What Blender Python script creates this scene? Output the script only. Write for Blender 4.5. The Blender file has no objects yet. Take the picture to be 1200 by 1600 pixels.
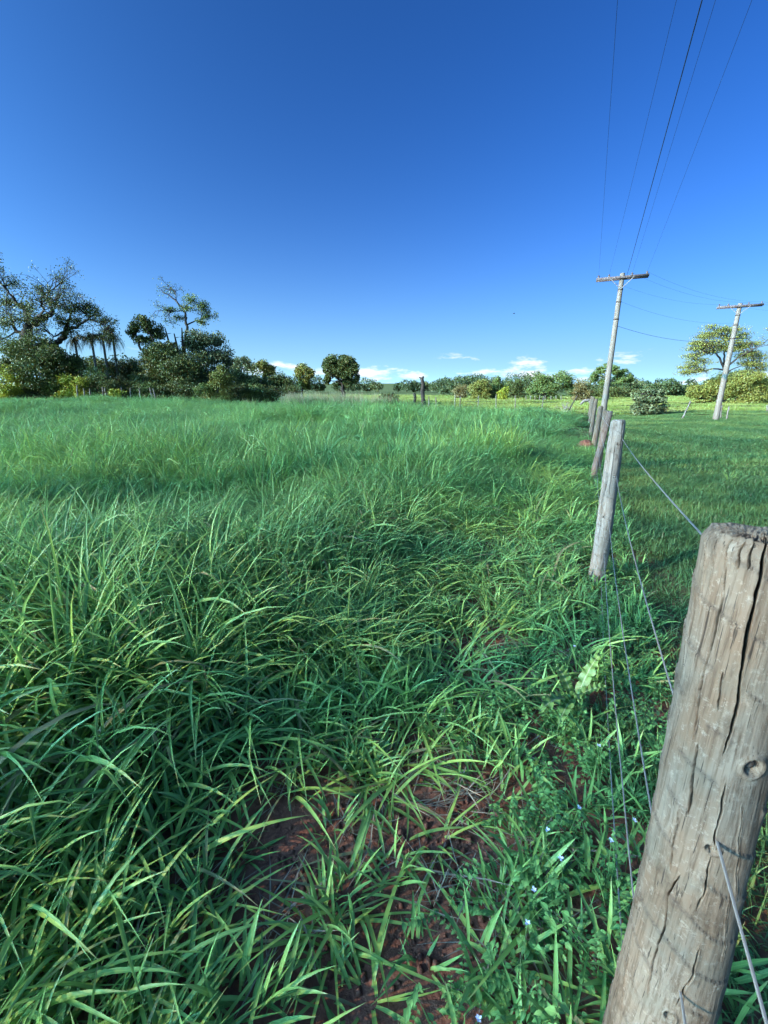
import bpy, math
import numpy as np
from math import radians, sin, cos, tan, pi

S = bpy.context.scene
COL = S.collection
# ------------------------------------------------------------------ camera
CAM_H, F, HOR = 1.60, 670.0, 604.0
PITCH = math.atan((800 - HOR) / F)
cd = bpy.data.cameras.new("camera"); cam = bpy.data.objects.new("camera", cd); COL.objects.link(cam)
cam.location = (0, 0, CAM_H); cam.rotation_euler = (radians(90) - PITCH, 0, 0)
cd.sensor_fit = 'VERTICAL'; cd.angle = 2 * math.atan(800 / F); cd.clip_start = 0.02; cd.clip_end = 20000
S.camera = cam
# ------------------------------------------------------------------ light
SUN_EL, SUN_TO = 20.0, 65.0            # elevation; heading the light travels to, clockwise from +Y
SKY_STRENGTH, SUN_STRENGTH, EXPOSURE = 0.13, 4.7, 1.16
w = bpy.data.worlds.new("World"); S.world = w; w.use_nodes = True
nt = w.node_tree; nt.nodes.clear(); N = nt.nodes.new; L = nt.links.new
def math_node(nt, op, a, b=None, c=None, clamp=False):
    n = nt.nodes.new('ShaderNodeMath'); n.operation = op; n.use_clamp = clamp
    for i, v in enumerate((a, b, c)):
        if v is None: continue
        if isinstance(v, (int, float)): n.inputs[i].default_value = v
        else: nt.links.new(v, n.inputs[i])
    return n.outputs[0]
sky = N('ShaderNodeTexSky'); sky.sky_type = 'NISHITA'; sky.sun_disc = False
sky.sun_elevation = radians(SUN_EL); sky.sun_rotation = radians(180 + SUN_TO)
sky.altitude = 300; sky.air_density = 0.5; sky.dust_density = 8.0; sky.ozone_density = 8.0
hs = N('ShaderNodeGamma'); hs.inputs[1].default_value = 1.40      # the phone's contrasty rendering of the whole sky
L(sky.outputs[0], hs.inputs[0])
skt = N('ShaderNodeMixRGB'); skt.blend_type = 'MULTIPLY'; skt.inputs[0].default_value = 1.0; skt.inputs[2].default_value = (.54, 1.0, .98, 1)
L(hs.outputs[0], skt.inputs[1])
tc = N('ShaderNodeTexCoord'); sep = N('ShaderNodeSeparateXYZ'); L(tc.outputs['Generated'], sep.inputs[0])
az = math_node(nt, 'ARCTAN2', sep.outputs[0], sep.outputs[1])
el = math_node(nt, 'ARCSINE', sep.outputs[2])
# pale haze low all round the horizon
vf = math_node(nt, 'POWER', 2.718, math_node(nt, 'MULTIPLY', math_node(nt, 'ABSOLUTE', el), -10.0))
veil = N('ShaderNodeMixRGB'); veil.blend_type = 'ADD'; L(vf, veil.inputs[0]); L(skt.outputs[0], veil.inputs[1]); veil.inputs[2].default_value = (2.1, 4.0, 5.4, 1)
cmb = N('ShaderNodeCombineXYZ')
L(math_node(nt, 'MULTIPLY', az, 7.0), cmb.inputs[0]); L(math_node(nt, 'MULTIPLY', el, 24.0), cmb.inputs[1])
cmb.inputs[2].default_value = 2.1
cn = N('ShaderNodeTexNoise'); cn.inputs['Scale'].default_value = 1.6; cn.inputs['Detail'].default_value = 7; cn.inputs['Roughness'].default_value = 0.58
L(cmb.outputs[0], cn.inputs['Vector'])
band = math_node(nt, 'SUBTRACT', 1.0, math_node(nt, 'DIVIDE', math_node(nt, 'ABSOLUTE', math_node(nt, 'SUBTRACT', el, 0.030)), 0.050), clamp=True)
cl = math_node(nt, 'MULTIPLY', math_node(nt, 'SUBTRACT', math_node(nt, 'ADD', cn.outputs[0], math_node(nt, 'MULTIPLY', band, 0.20)), 0.695), 6.0, clamp=True)
cl = math_node(nt, 'MULTIPLY', cl, math_node(nt, 'MULTIPLY', band, 2.2, clamp=True))
cmix = N('ShaderNodeMixRGB'); L(cl, cmix.inputs[0]); L(veil.outputs[0], cmix.inputs[1]); cmix.inputs[2].default_value = (4.9, 4.8, 4.8, 1)
bg = N('ShaderNodeBackground'); bg.inputs[1].default_value = SKY_STRENGTH; L(cmix.outputs[0], bg.inputs[0])
wo = N('ShaderNodeOutputWorld'); L(bg.outputs[0], wo.inputs[0])
sl = bpy.data.lights.new("sun", 'SUN'); sl.energy = SUN_STRENGTH; sl.angle = radians(0.5); sl.color = (1.0, 0.84, 0.60)
so = bpy.data.objects.new("sun", sl); COL.objects.link(so); so.rotation_euler = (radians(90 - SUN_EL), 0, radians(-SUN_TO))
vs = S.view_settings; vs.view_transform = 'Standard'; vs.look = 'None'; vs.exposure = EXPOSURE; vs.gamma = 1; vs.use_curve_mapping = False
S.cycles.max_bounces = 6; S.cycles.diffuse_bounces = 4; S.cycles.glossy_bounces = 2; S.cycles.transmission_bounces = 4; S.cycles.transparent_max_bounces = 4
S.cycles.use_denoising = True; S.cycles.debug_use_spatial_splits = True

# ------------------------------------------------------------------ helpers
def ray(px, py):
    u, v = (px - 600) / F, -(py - 800) / F
    cp, sp = cos(PITCH), sin(PITCH)
    return np.array([u, cp + v * sp, -sp + v * cp])
def at(px, py, Y):
    d = ray(px, py); t = Y / d[1]
    return np.array([d[0] * t, Y, CAM_H + d[2] * t])
def on_z(px, py, z):
    d = ray(px, py); t = (z - CAM_H) / d[2]
    return np.array([d[0] * t, d[1] * t, z])
def hash2(ix, iy, seed):
    h = (ix.astype(np.int64) * 374761393 + iy.astype(np.int64) * 668265263 + seed * 1442695041) & 0xffffffff
    h = ((h ^ (h >> 13)) * 1274126177) & 0xffffffff
    return ((h ^ (h >> 16)) & 0xffff) / 65535.0
def vn(x, y, seed=0):
    x = np.asarray(x, float); y = np.asarray(y, float)
    ix, iy = np.floor(x), np.floor(y); fx, fy = x - ix, y - iy
    fx = fx * fx * (3 - 2 * fx); fy = fy * fy * (3 - 2 * fy)
    a, b = hash2(ix, iy, seed), hash2(ix + 1, iy, seed); c, d = hash2(ix, iy + 1, seed), hash2(ix + 1, iy + 1, seed)
    return (a * (1 - fx) + b * fx) * (1 - fy) + (c * (1 - fx) + d * fx) * fy
def fbm(x, y, seed=0, o=3):
    s, a, t = 0, 1.0, 0
    for k in range(o):
        s = s + a * vn(x * 2 ** k, y * 2 ** k, seed + k); t += a; a *= .5
    return s / t
def sstep(a, b, x):
    t = np.clip((x - a) / (b - a), 0, 1); return t * t * (3 - 2 * t)
FA = radians(24.5); FD = np.array([sin(FA), cos(FA)]); FP = np.array([0.545, 0.57])
def fence_s(x, y):      # signed distance to the fence line, + on the right
    return (x - FP[0]) * FD[1] - (y - FP[1]) * FD[0]
# far edge of the tall pasture, as y over x
BX = np.array([-200, -60, -42, -20, -8, 2.4, 9.5, 14, 40]); BY = np.array([70, 56, 52, 43, 36, 29, 25.5, 24, 24])
def pasture_end(x): return np.interp(x, BX, BY)
def pasture(x, y):      # 1 inside the tall grass
    return (fence_s(x, y) < 0) & (y < pasture_end(x))
def gz(x, y):
    x = np.asarray(x, float); y = np.asarray(y, float)
    s = fence_s(x, y); r = np.hypot(x, y)
    far = sstep(6, 32, r)
    left = sstep(2.5, -1.5, s) * sstep(2, -2, y - pasture_end(x))
    z = -0.62 * far * (1 - left) - 0.05 * sstep(0, 6, s)
    z = z - 0.25 * sstep(0, 10, y - pasture_end(x)) * sstep(-10, 0, -s)
    z = z + 0.10 * (fbm(x / 1.7, y / 1.7, 5) - .5) * sstep(1.0, 4, r)
    z = z + left * 0.50 * (vn(x / 2.6, y / 2.2, 9) - .45) * sstep(2.5, 6, r) * sstep(-.4, -2, s)
    z = z + 0.04 * (fbm(x / .3, y / .3, 3) - .5) * sstep(8, 4, r)
    # low old furrows across the open field
    fr = sstep(33, 40, y) * sstep(300, 120, y)
    z = z + fr * 0.10 * np.sin((y + .12 * x + 1.5 * vn(x / 9, y / 9, 2)) * 2 * pi / 3.1)
    # long swell far away
    z = z + sstep(250, 1500, r) * 14 * fbm(x / 600, y / 600, 31) * sstep(-20, 60, y)
    return z

MATS = {}
def newmat(name):
    m = bpy.data.materials.new(name); m.use_nodes = True
    n = m.node_tree; n.nodes.clear(); MATS[name] = m
    return m, n, n.nodes.new, n.links.new
def ramp(nt, fac, stops):
    r = nt.nodes.new('ShaderNodeValToRGB'); e = r.color_ramp.elements
    while len(e) < len(stops): e.new(0.5)
    for k, (p, c) in enumerate(stops): e[k].position = p; e[k].color = (*c, 1)
    nt.links.new(fac, r.inputs[0]); return r.outputs[0]
def mixc(nt, fac, a, b, mode='MIX'):
    m = nt.nodes.new('ShaderNodeMixRGB'); m.blend_type = mode
    for i, v in enumerate((fac, a, b)):
        if isinstance(v, (int, float)): m.inputs[i].default_value = v
        elif isinstance(v, tuple): m.inputs[i].default_value = (*v, 1)
        else: nt.links.new(v, m.inputs[i])
    return m.outputs[0]
def noise(nt, vec, scale, detail=4, rough=.55, dims='3D'):
    n = nt.nodes.new('ShaderNodeTexNoise'); n.inputs['Scale'].default_value = scale
    n.inputs['Detail'].default_value = detail; n.inputs['Roughness'].default_value = rough
    if vec is not None: nt.links.new(vec, n.inputs['Vector'])
    return n.outputs[0]
def mapping(nt, vec, scale):
    m = nt.nodes.new('ShaderNodeMapping'); m.inputs['Scale'].default_value = scale; nt.links.new(vec, m.inputs[0]); return m.outputs[0]
def finish(nt, color, rough=.7, spec=.3, bump=None, bump_d=.01, bump_s=.5, transl=None, tfac=.3):
    p = nt.nodes.new('ShaderNodeBsdfPrincipled'); o = nt.nodes.new('ShaderNodeOutputMaterial')
    if isinstance(color, tuple): p.inputs['Base Color'].default_value = (*color, 1)
    else: nt.links.new(color, p.inputs['Base Color'])
    if isinstance(rough, (int, float)): p.inputs['Roughness'].default_value = rough
    else: nt.links.new(rough, p.inputs['Roughness'])
    p.inputs['Specular IOR Level'].default_value = spec
    if bump is not None:
        b = nt.nodes.new('ShaderNodeBump'); b.inputs['Distance'].default_value = bump_d; b.inputs['Strength'].default_value = bump_s
        nt.links.new(bump, b.inputs['Height']); nt.links.new(b.outputs[0], p.inputs['Normal'])
    out = p.outputs[0]
    if transl is not None:
        t = nt.nodes.new('ShaderNodeBsdfTranslucent'); nt.links.new(transl, t.inputs[0])
        mx = nt.nodes.new('ShaderNodeMixShader'); mx.inputs[0].default_value = tfac
        nt.links.new(p.outputs[0], mx.inputs[1]); nt.links.new(t.outputs[0], mx.inputs[2]); out = mx.outputs[0]
    nt.links.new(out, o.inputs[0]); return p

def mk(name, V, Q, mat=None, parent=None, smooth=False, attrs=None, link=True, mats=None, midx=None):
    """one mesh object from arrays; Q is (M,4) or (M,3)"""
    V = np.asarray(V, np.float32); Q = np.asarray(Q, np.int32)
    me = bpy.data.meshes.new(name); k = Q.shape[1]
    me.vertices.add(len(V)); me.vertices.foreach_set('co', V.ravel())
    me.loops.add(Q.size); me.loops.foreach_set('vertex_index', Q.ravel())
    me.polygons.add(len(Q)); me.polygons.foreach_set('loop_start', np.arange(0, Q.size, k, dtype=np.int32))
    if smooth: me.polygons.foreach_set('use_smooth', np.ones(len(Q), bool))
    for an, (typ, arr) in (attrs or {}).items():
        a = me.attributes.new(an, typ, 'POINT')
        a.data.foreach_set('color' if typ == 'FLOAT_COLOR' else 'value', np.asarray(arr, np.float32).ravel())
    for m in (mats or ([mat] if mat else [])): me.materials.append(m)
    if midx is not None: me.polygons.foreach_set('material_index', np.asarray(midx, np.int32))
    me.update(calc_edges=True)
    o = bpy.data.objects.new(name, me)
    if link: COL.objects.link(o)
    if parent is not None: o.parent = parent
    return o
def tag(o, label=None, cat=None, group=None, kind=None):
    if label: o['label'] = label
    if cat: o['category'] = cat
    if group: o['group'] = group
    if kind: o['kind'] = kind
    return o
def thing(name, loc, label, cat, group=None):
    e = bpy.data.objects.new(name, None); COL.objects.link(e); e.location = tuple(float(v) for v in loc); e.empty_display_size = .1
    return tag(e, label, cat, group)
class MB:
    def __init__(s): s.v = []; s.q = []; s.n = 0
    def add(s, V, Q):
        s.v.append(np.asarray(V, float)); s.q.append(np.asarray(Q, int) + s.n); s.n += len(V)
    def tube(s, pts, rad, n=8, cap=True):
        P = np.asarray(pts, float); R = np.broadcast_to(np.asarray(rad, float), (len(P),))
        T = np.gradient(P, axis=0); T /= np.linalg.norm(T, axis=1, keepdims=True) + 1e-9
        ref = np.array([0, 0, 1.0]) if abs(T[:, 2]).mean() < .8 else np.array([1.0, 0, 0])
        A = np.cross(T, ref); A /= np.linalg.norm(A, axis=1, keepdims=True) + 1e-9; B = np.cross(T, A)
        th = np.arange(n) * 2 * pi / n
        V = P[:, None] + R[:, None, None] * (A[:, None] * np.cos(th)[None, :, None] + B[:, None] * np.sin(th)[None, :, None])
        V = V.reshape(-1, 3); i = np.arange(len(P) - 1)[:, None] * n; j = np.arange(n)[None]
        Q = np.stack([i + j, i + (j + 1) % n, i + n + (j + 1) % n, i + n + j], -1).reshape(-1, 4)
        if cap:
            c0, c1 = len(V), len(V) + 1; V = np.vstack([V, P[:1], P[-1:]]); m = (len(P) - 1) * n
            jj = np.arange(n)
            Q = np.vstack([Q, np.stack([np.full(n, c0), (jj + 1) % n, jj, jj], -1)[:, [0, 1, 2, 2]], np.stack([np.full(n, c1), m + jj, m + (jj + 1) % n, m + (jj + 1) % n], -1)])
        s.add(V, Q); return s
    def box(s, c, sx, sy, sz, ax=None):
        """box by centre and half sizes along axes ax (3x3 rows)"""
        ax = np.eye(3) if ax is None else np.asarray(ax, float)
        k = np.array([[a, b, d] for a in (-1, 1) for b in (-1, 1) for d in (-1, 1)], float) * (sx, sy, sz)
        s.add(np.asarray(c, float) + k @ ax, [[0, 1, 3, 2], [4, 6, 7, 5], [0, 4, 5, 1], [2, 3, 7, 6], [0, 2, 6, 4], [1, 5, 7, 3]]); return s
    def build(s, name, mat, parent=None, smooth=True, origin=None):
        V = np.vstack(s.v); Q = np.vstack(s.q)
        if origin is not None: V = V - np.asarray(origin)
        # degenerate quads (caps) become triangles through bmesh-free split
        tri = Q[:, 2] == Q[:, 3]
        Qt = np.vstack([Q[tri][:, :3], Q[~tri][:, [0, 1, 2]], Q[~tri][:, [0, 2, 3]]])
        o = mk(name, V, Qt, mat, parent, smooth)
        if smooth:
            try: o.data.set_sharp_from_angle(angle=radians(50))
            except Exception: pass
        return o

# ------------------------------------------------------------------ materials
def attr(nt, name, typ='GEOMETRY'):
    a = nt.nodes.new('ShaderNodeAttribute'); a.attribute_name = name; a.attribute_type = typ; return a
def grass_mat(name, c0, c1, c2, dry=(.30, .25, .13), rough=.48, tf=.42, spec=.34):
    m, n, N, L = newmat(name)
    a = attr(n, 'bl'); s = N('ShaderNodeSeparateColor'); L(a.outputs['Color'], s.inputs[0])
    u, v, rnd, dr = s.outputs[0], s.outputs[1], s.outputs[2], a.outputs['Alpha']
    t = attr(n, 'tint', 'INSTANCER'); t2 = attr(n, 'tint')
    k = math_node(n, 'ADD', math_node(n, 'MULTIPLY', rnd, .55), math_node(n, 'MULTIPLY', math_node(n, 'ADD', t.outputs['Fac'], t2.outputs['Fac']), .55))
    c = ramp(n, k, [(0.1, c0), (0.55, c1), (0.95, c2)])
    rib = math_node(n, 'SUBTRACT', 1.0, math_node(n, 'MULTIPLY', math_node(n, 'ABSOLUTE', math_node(n, 'SUBTRACT', u, .5)), 9.0), clamp=True)
    c = mixc(n, math_node(n, 'MULTIPLY', rib, .38), c, (c2[0] * 1.5, c2[1] * 1.4, c2[2] * 1.5))
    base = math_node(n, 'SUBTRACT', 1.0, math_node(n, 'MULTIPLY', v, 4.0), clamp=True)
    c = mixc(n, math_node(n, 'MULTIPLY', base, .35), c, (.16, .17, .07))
    tip = math_node(n, 'MULTIPLY', math_node(n, 'SUBTRACT', math_node(n, 'ADD', v, math_node(n, 'MULTIPLY', rnd, .22)), 1.0), 7.0, clamp=True)
    c = mixc(n, math_node(n, 'MULTIPLY', tip, .7), c, dry)
    c = mixc(n, dr, c, dry)
    finish(n, c, rough, spec, transl=c, tfac=tf); return m
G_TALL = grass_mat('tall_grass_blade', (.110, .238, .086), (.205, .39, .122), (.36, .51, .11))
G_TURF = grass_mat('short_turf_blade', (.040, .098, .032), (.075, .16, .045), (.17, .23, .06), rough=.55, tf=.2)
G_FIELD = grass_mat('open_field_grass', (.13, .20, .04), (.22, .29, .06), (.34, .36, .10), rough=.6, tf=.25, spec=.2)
G_DRY = grass_mat('dry_tall_grass', (.09, .19, .075), (.17, .26, .11), (.34, .34, .22), dry=(.52, .42, .25), rough=.7, tf=.25, spec=.2)
G_WEED = grass_mat('weed_leaf', (.075, .19, .055), (.13, .28, .075), (.24, .39, .10), rough=.5, tf=.2)
G_STRAW = grass_mat('dead_straw', (.16, .12, .09), (.24, .19, .14), (.34, .28, .20), rough=.8, tf=.05, spec=.2)

m_ground, n, N, L = newmat('ground_soil_and_grass')
tcn = N('ShaderNodeTexCoord'); ob = tcn.outputs['Object']
n1, n2, n3 = noise(n, ob, 6.0, 6), noise(n, ob, .35, 5), noise(n, ob, 40, 5)
soil = ramp(n, n1, [(.3, (.11, .043, .029)), (.55, (.21, .085, .055)), (.75, (.30, .14, .09))])
grass = ramp(n, n2, [(.3, (.05, .075, .025)), (.55, (.09, .11, .035)), (.8, (.17, .165, .06))])
gm = attr(n, 'grassy')
c = mixc(n, gm.outputs['Fac'], soil, grass)
finish(n, c, .95, .1, bump=n3, bump_d=.012, bump_s=.8)

def leaf_mat(name, c0, c1, c2, rough=.5, tf=.22, spec=.3):
    m, n, N, L = newmat(name)
    a = attr(n, 'bl'); s = N('ShaderNodeSeparateColor'); L(a.outputs['Color'], s.inputs[0])
    c = ramp(n, s.outputs[2], [(0, c0), (.5, c1), (1, c2)])
    finish(n, c, rough, spec, transl=c, tfac=tf); return m
LEAF = {
    'dark': leaf_mat('dark_evergreen_leaf', (.042, .062, .018), (.085, .108, .028), (.17, .175, .045)),
    'mid': leaf_mat('mid_green_leaf', (.06, .095, .024), (.11, .155, .038), (.19, .22, .055)),
    'yellow': leaf_mat('yellow_green_leaf', (.14, .17, .02), (.28, .30, .03), (.46, .43, .05)),
    'olive': leaf_mat('olive_leaf', (.09, .11, .02), (.18, .18, .035), (.30, .27, .06)),
    'brown': leaf_mat('russet_leaf', (.085, .075, .025), (.16, .13, .045), (.25, .19, .065)),
    'mix': leaf_mat('mixed_far_leaf', (.030, .050, .020), (.062, .090, .030), (.15, .145, .045)),
    'grey': leaf_mat('grey_green_leaf', (.06, .08, .035), (.115, .14, .06), (.20, .22, .10)),
}
def wood_mat(name, c0, c1, c2, sc=3.0, rough=.9, along=(6, 6, .8)):
    m, n, N, L = newmat(name); tcn = N('ShaderNodeTexCoord')
    v = mapping(n, tcn.outputs['Object'], along)
    k = noise(n, v, sc, 7, .65)
    c = ramp(n, k, [(.3, c0), (.5, c1), (.72, c2)])
    finish(n, c, rough, .15, bump=k, bump_d=.01, bump_s=.7); return m
BARK = wood_mat('bark', (.022, .018, .015), (.045, .037, .030), (.085, .072, .06), 2.0)
BARK_PALE = wood_mat('pale_bark', (.12, .10, .08), (.22, .19, .15), (.32, .28, .23), 2.0)
WOOD_RED = wood_mat('reddish_weathered_wood', (.10, .06, .045), (.24, .155, .12), (.38, .29, .24), 3.0)
WOOD_GREY = wood_mat('grey_weathered_wood', (.08, .068, .056), (.16, .14, .118), (.26, .235, .20), 3.0)
WOOD_DARK = wood_mat('dark_charred_wood', (.02, .016, .013), (.05, .04, .033), (.10, .08, .065), 3.0)
CONC = wood_mat('pole_concrete', (.125, .106, .085), (.165, .142, .115), (.215, .188, .155), 2.0, .85, (3, 3, .6))
ARM = wood_mat('crossarm_wood', (.05, .04, .04), (.10, .08, .075), (.18, .15, .13), 3.0)
m, n, N, L = newmat('galvanised_wire'); finish(n, (.21, .195, .18), .5, .45).inputs['Metallic'].default_value = .2
m, n, N, L = newmat('black_cable'); finish(n, (.02, .022, .028), .5, .3)
m, n, N, L = newmat('porcelain'); finish(n, (.10, .07, .06), .25, .5)
m, n, N, L = newmat('flower_petal'); finish(n, (.62, .62, .78), .6, .2)
m, n, N, L = newmat('seed_spike'); finish(n, (.42, .40, .20), .8, .2)
m, n, N, L = newmat('stalk_green'); finish(n, (.09, .17, .05), .6, .3)

# ------------------------------------------------------------------ the ground
def build_ground():
    na, nr = 720, 250
    a = np.linspace(0, 2 * pi, na, endpoint=False)
    r = np.concatenate([[0.02], np.geomspace(.15, 60, 170), np.geomspace(61, 6000, nr - 171)])
    R, A = np.meshgrid(r, a, indexing='ij'); X, Y = R * np.sin(A), R * np.cos(A)
    Z = gz(X, Y); V = np.stack([X, Y, Z], -1).reshape(-1, 3)
    i = np.arange(nr - 1)[:, None] * na; j = np.arange(na)[None]
    Q = np.stack([i + j, i + na + j, i + na + (j + 1) % na, i + (j + 1) % na], -1).reshape(-1, 4)[:, ::-1]
    s = fence_s(X, Y)
    g = np.clip(sstep(.2, .9, s) * .85 + sstep(-1, 1.5, Y - pasture_end(X)) + sstep(12, 25, R) * .8 + .25 * sstep(2, 5, R), 0, 1)
    return tag(mk('ground', V, Q, m_ground, smooth=True, attrs={'grassy': ('FLOAT', g.ravel())}), kind='structure')
build_ground()

# ------------------------------------------------------------------ grass kinds (source tufts, never linked to the scene)
def blades(rng, n, base_r, Ls, Ws, lean, bend, segs=6, fold=.22, twist=.6, outward=.7, dryp=.010, zb=0, square=0, clumps=0):
    br = base_r * np.sqrt(rng.random(n)); ba = rng.random(n) * 2 * pi
    phi = ba + rng.normal(0, 1.2 * (1 - outward) + .35, n) if outward else rng.random(n) * 2 * pi
    L_ = rng.uniform(*Ls, n); W = rng.uniform(*Ws, n) * (.6 + .4 * L_ / Ls[1])
    a0 = rng.uniform(*lean, n); b = rng.uniform(*bend, n); tw = rng.normal(0, twist, n)
    s = np.linspace(0, 1, segs + 1)
    ang = a0[:, None] + b[:, None] * s[None] ** 1.6
    ds = L_[:, None] / segs
    am = .5 * (ang[:, 1:] + ang[:, :-1])
    hr = np.concatenate([np.zeros((n, 1)), np.cumsum(np.sin(am) * ds, 1)], 1)
    hz = np.concatenate([np.zeros((n, 1)), np.cumsum(np.cos(am) * ds, 1)], 1)
    sway = rng.normal(0, .12, n)[:, None] * s[None] ** 2 * L_[:, None]
    dx, dy = np.cos(phi)[:, None], np.sin(phi)[:, None]
    C = np.stack([br[:, None] * np.cos(ba)[:, None] + hr * dx - sway * dy, br[:, None] * np.sin(ba)[:, None] + hr * dy + sway * dx, hz + zb], -1)
    if square:
        cc = rng.uniform(-square / 2, square / 2, (max(clumps, 1), 2)) if clumps else rng.uniform(-square / 2, square / 2, (n, 2))
        sel = rng.integers(0, len(cc), n) if clumps else np.arange(n)
        C[..., :2] += cc[sel][:, None]
        hsc = rng.uniform(.55, 1.3, len(cc))[sel] if clumps else np.ones(n)
        C[..., 2] *= hsc[:, None]
    wp = np.minimum(1, .45 + 1.8 * s) * (1 - s ** 3.0) ** .9
    wp[-1] = .03
    w_ = W[:, None] * wp[None] * .5
    side = np.stack([-dy + 0 * s, dx + 0 * s, 0 * (dx + s)], -1)
    tang = np.stack([np.sin(ang) * dx, np.sin(ang) * dy, np.cos(ang)], -1)
    nor = np.cross(side, tang)
    ta = (tw[:, None] * s[None])[..., None]
    sd = side * np.cos(ta) + nor * np.sin(ta); nn = np.cross(sd, tang)
    Lf, Rt = C - sd * w_[..., None], C + sd * w_[..., None]
    Md = C + nn * (w_ * fold * 2)[..., None]
    V = np.stack([Lf, Md, Rt], 2).reshape(-1, 3)
    per = (segs + 1) * 3
    k = np.arange(n)[:, None, None] * per + np.arange(segs)[None, :, None] * 3 + np.arange(2)[None, None]
    Q = np.stack([k, k + 1, k + 4, k + 3], -1).reshape(-1, 4)
    rnd = np.repeat((.5 * rng.random(n) + .5 * rng.random(max(clumps, 1))[sel]) if square and clumps else rng.random(n), per); dr = np.repeat((rng.random(n) < dryp).astype(float) * rng.uniform(.5, 1, n), per)
    uu = np.tile(np.array([0, .5, 1.]), n * (segs + 1)); vv = np.tile(np.repeat(s, 3), n)
    return V, Q, np.stack([uu, vv, rnd, dr], -1)
def flat_leaf(rng, base, d, up, Ln, W, droop=.4):
    """oval leaf: 4 segments, folded"""
    s = np.array([0, .3, .65, 1.0]); wp = np.array([.12, 1, .75, .03])
    d = d / np.linalg.norm(d); side = np.cross(d, up); side /= np.linalg.norm(side) + 1e-9; nn = np.cross(side, d)
    C = base + d * (s * Ln)[:, None] - np.array([0, 0, 1.]) * (droop * Ln * s ** 2)[:, None]
    V = np.stack([C - side * (wp * W / 2)[:, None] + nn * (wp * W * .12)[:, None], C, C + side * (wp * W / 2)[:, None] + nn * (wp * W * .12)[:, None]], 1).reshape(-1, 3)
    k = np.arange(3)[:, None] * 3 + np.arange(2)[None]
    Q = np.stack([k, k + 1, k + 4, k + 3], -1).reshape(-1, 4)
    at_ = np.stack([np.tile([0, .5, 1], 4), np.repeat(s * .9, 3), np.full(12, rng.random()), np.zeros(12)], -1)
    return V, Q, at_
def join(parts):
    V, Q, A, n = [], [], [], 0
    for v, q, a in parts: V.append(v); Q.append(q + n); A.append(a); n += len(v)
    return np.vstack(V), np.vstack(Q), np.vstack(A)
def source_collection(name, makers, mat):
    c = bpy.data.collections.new(name)
    for i, (V, Q, A) in enumerate(makers):
        o = mk(f'{name}_{i:02d}', V, Q, mat, smooth=True, attrs={'bl': ('FLOAT_COLOR', A)}, link=False)
        c.objects.link(o)
    return c
def scatter(name, coll, P, rot, scl, tint, label, cat, nvar, rng, realize=False):
    n = len(P); me = bpy.data.meshes.new(name); me.vertices.add(n); me.vertices.foreach_set('co', np.asarray(P, np.float32).ravel())
    for an, typ, arr, key in (('rot', 'FLOAT_VECTOR', rot, 'vector'), ('scl', 'FLOAT_VECTOR', scl, 'vector'), ('tint', 'FLOAT', tint, 'value'), ('idx', 'INT', rng.integers(0, nvar, n), 'value')):
        a = me.attributes.new(an, typ, 'POINT'); a.data.foreach_set(key, np.asarray(arr, np.int32 if typ == 'INT' else np.float32).ravel())
    me.update(); o = bpy.data.objects.new(name, me); COL.objects.link(o)
    g = bpy.data.node_groups.new(name + '_nodes', 'GeometryNodeTree')
    g.interface.new_socket('Geometry', in_out='INPUT', socket_type='NodeSocketGeometry'); g.interface.new_socket('Geometry', in_out='OUTPUT', socket_type='NodeSocketGeometry')
    gi, go = g.nodes.new('NodeGroupInput'), g.nodes.new('NodeGroupOutput')
    ci = g.nodes.new('GeometryNodeCollectionInfo'); ci.inputs['Collection'].default_value = coll
    ci.inputs['Separate Children'].default_value = True; ci.inputs['Reset Children'].default_value = True
    ip = g.nodes.new('GeometryNodeInstanceOnPoints'); ip.inputs['Pick Instance'].default_value = True
    def na(nm, dt):
        a = g.nodes.new('GeometryNodeInputNamedAttribute'); a.data_type = dt; a.inputs['Name'].default_value = nm; return a.outputs['Attribute']
    lk = g.links.new
    lk(gi.outputs[0], ip.inputs['Points']); lk(ci.outputs[0], ip.inputs['Instance'])
    lk(na('idx', 'INT'), ip.inputs['Instance Index']); lk(na('rot', 'FLOAT_VECTOR'), ip.inputs['Rotation']); lk(na('scl', 'FLOAT_VECTOR'), ip.inputs['Scale'])
    if realize:
        rl = g.nodes.new('GeometryNodeRealizeInstances'); lk(ip.outputs[0], rl.inputs[0]); lk(rl.outputs[0], go.inputs[0])
    else: lk(ip.outputs[0], go.inputs[0])
    md = o.modifiers.new('scatter', 'NODES'); md.node_group = g
    return tag(o, label, cat, kind='stuff')
def sample(rng, dens, xr, yr, keep):
    n = int(dens * (xr[1] - xr[0]) * (yr[1] - yr[0])); x = rng.uniform(*xr, n); y = rng.uniform(*yr, n)
    k = keep(x, y); return x[k], y[k]
def in_view(x, y, half=64, extra=1.2):
    return np.abs(np.arctan2(x, y + extra)) < radians(half)
rng = np.random.default_rng(7)
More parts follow.
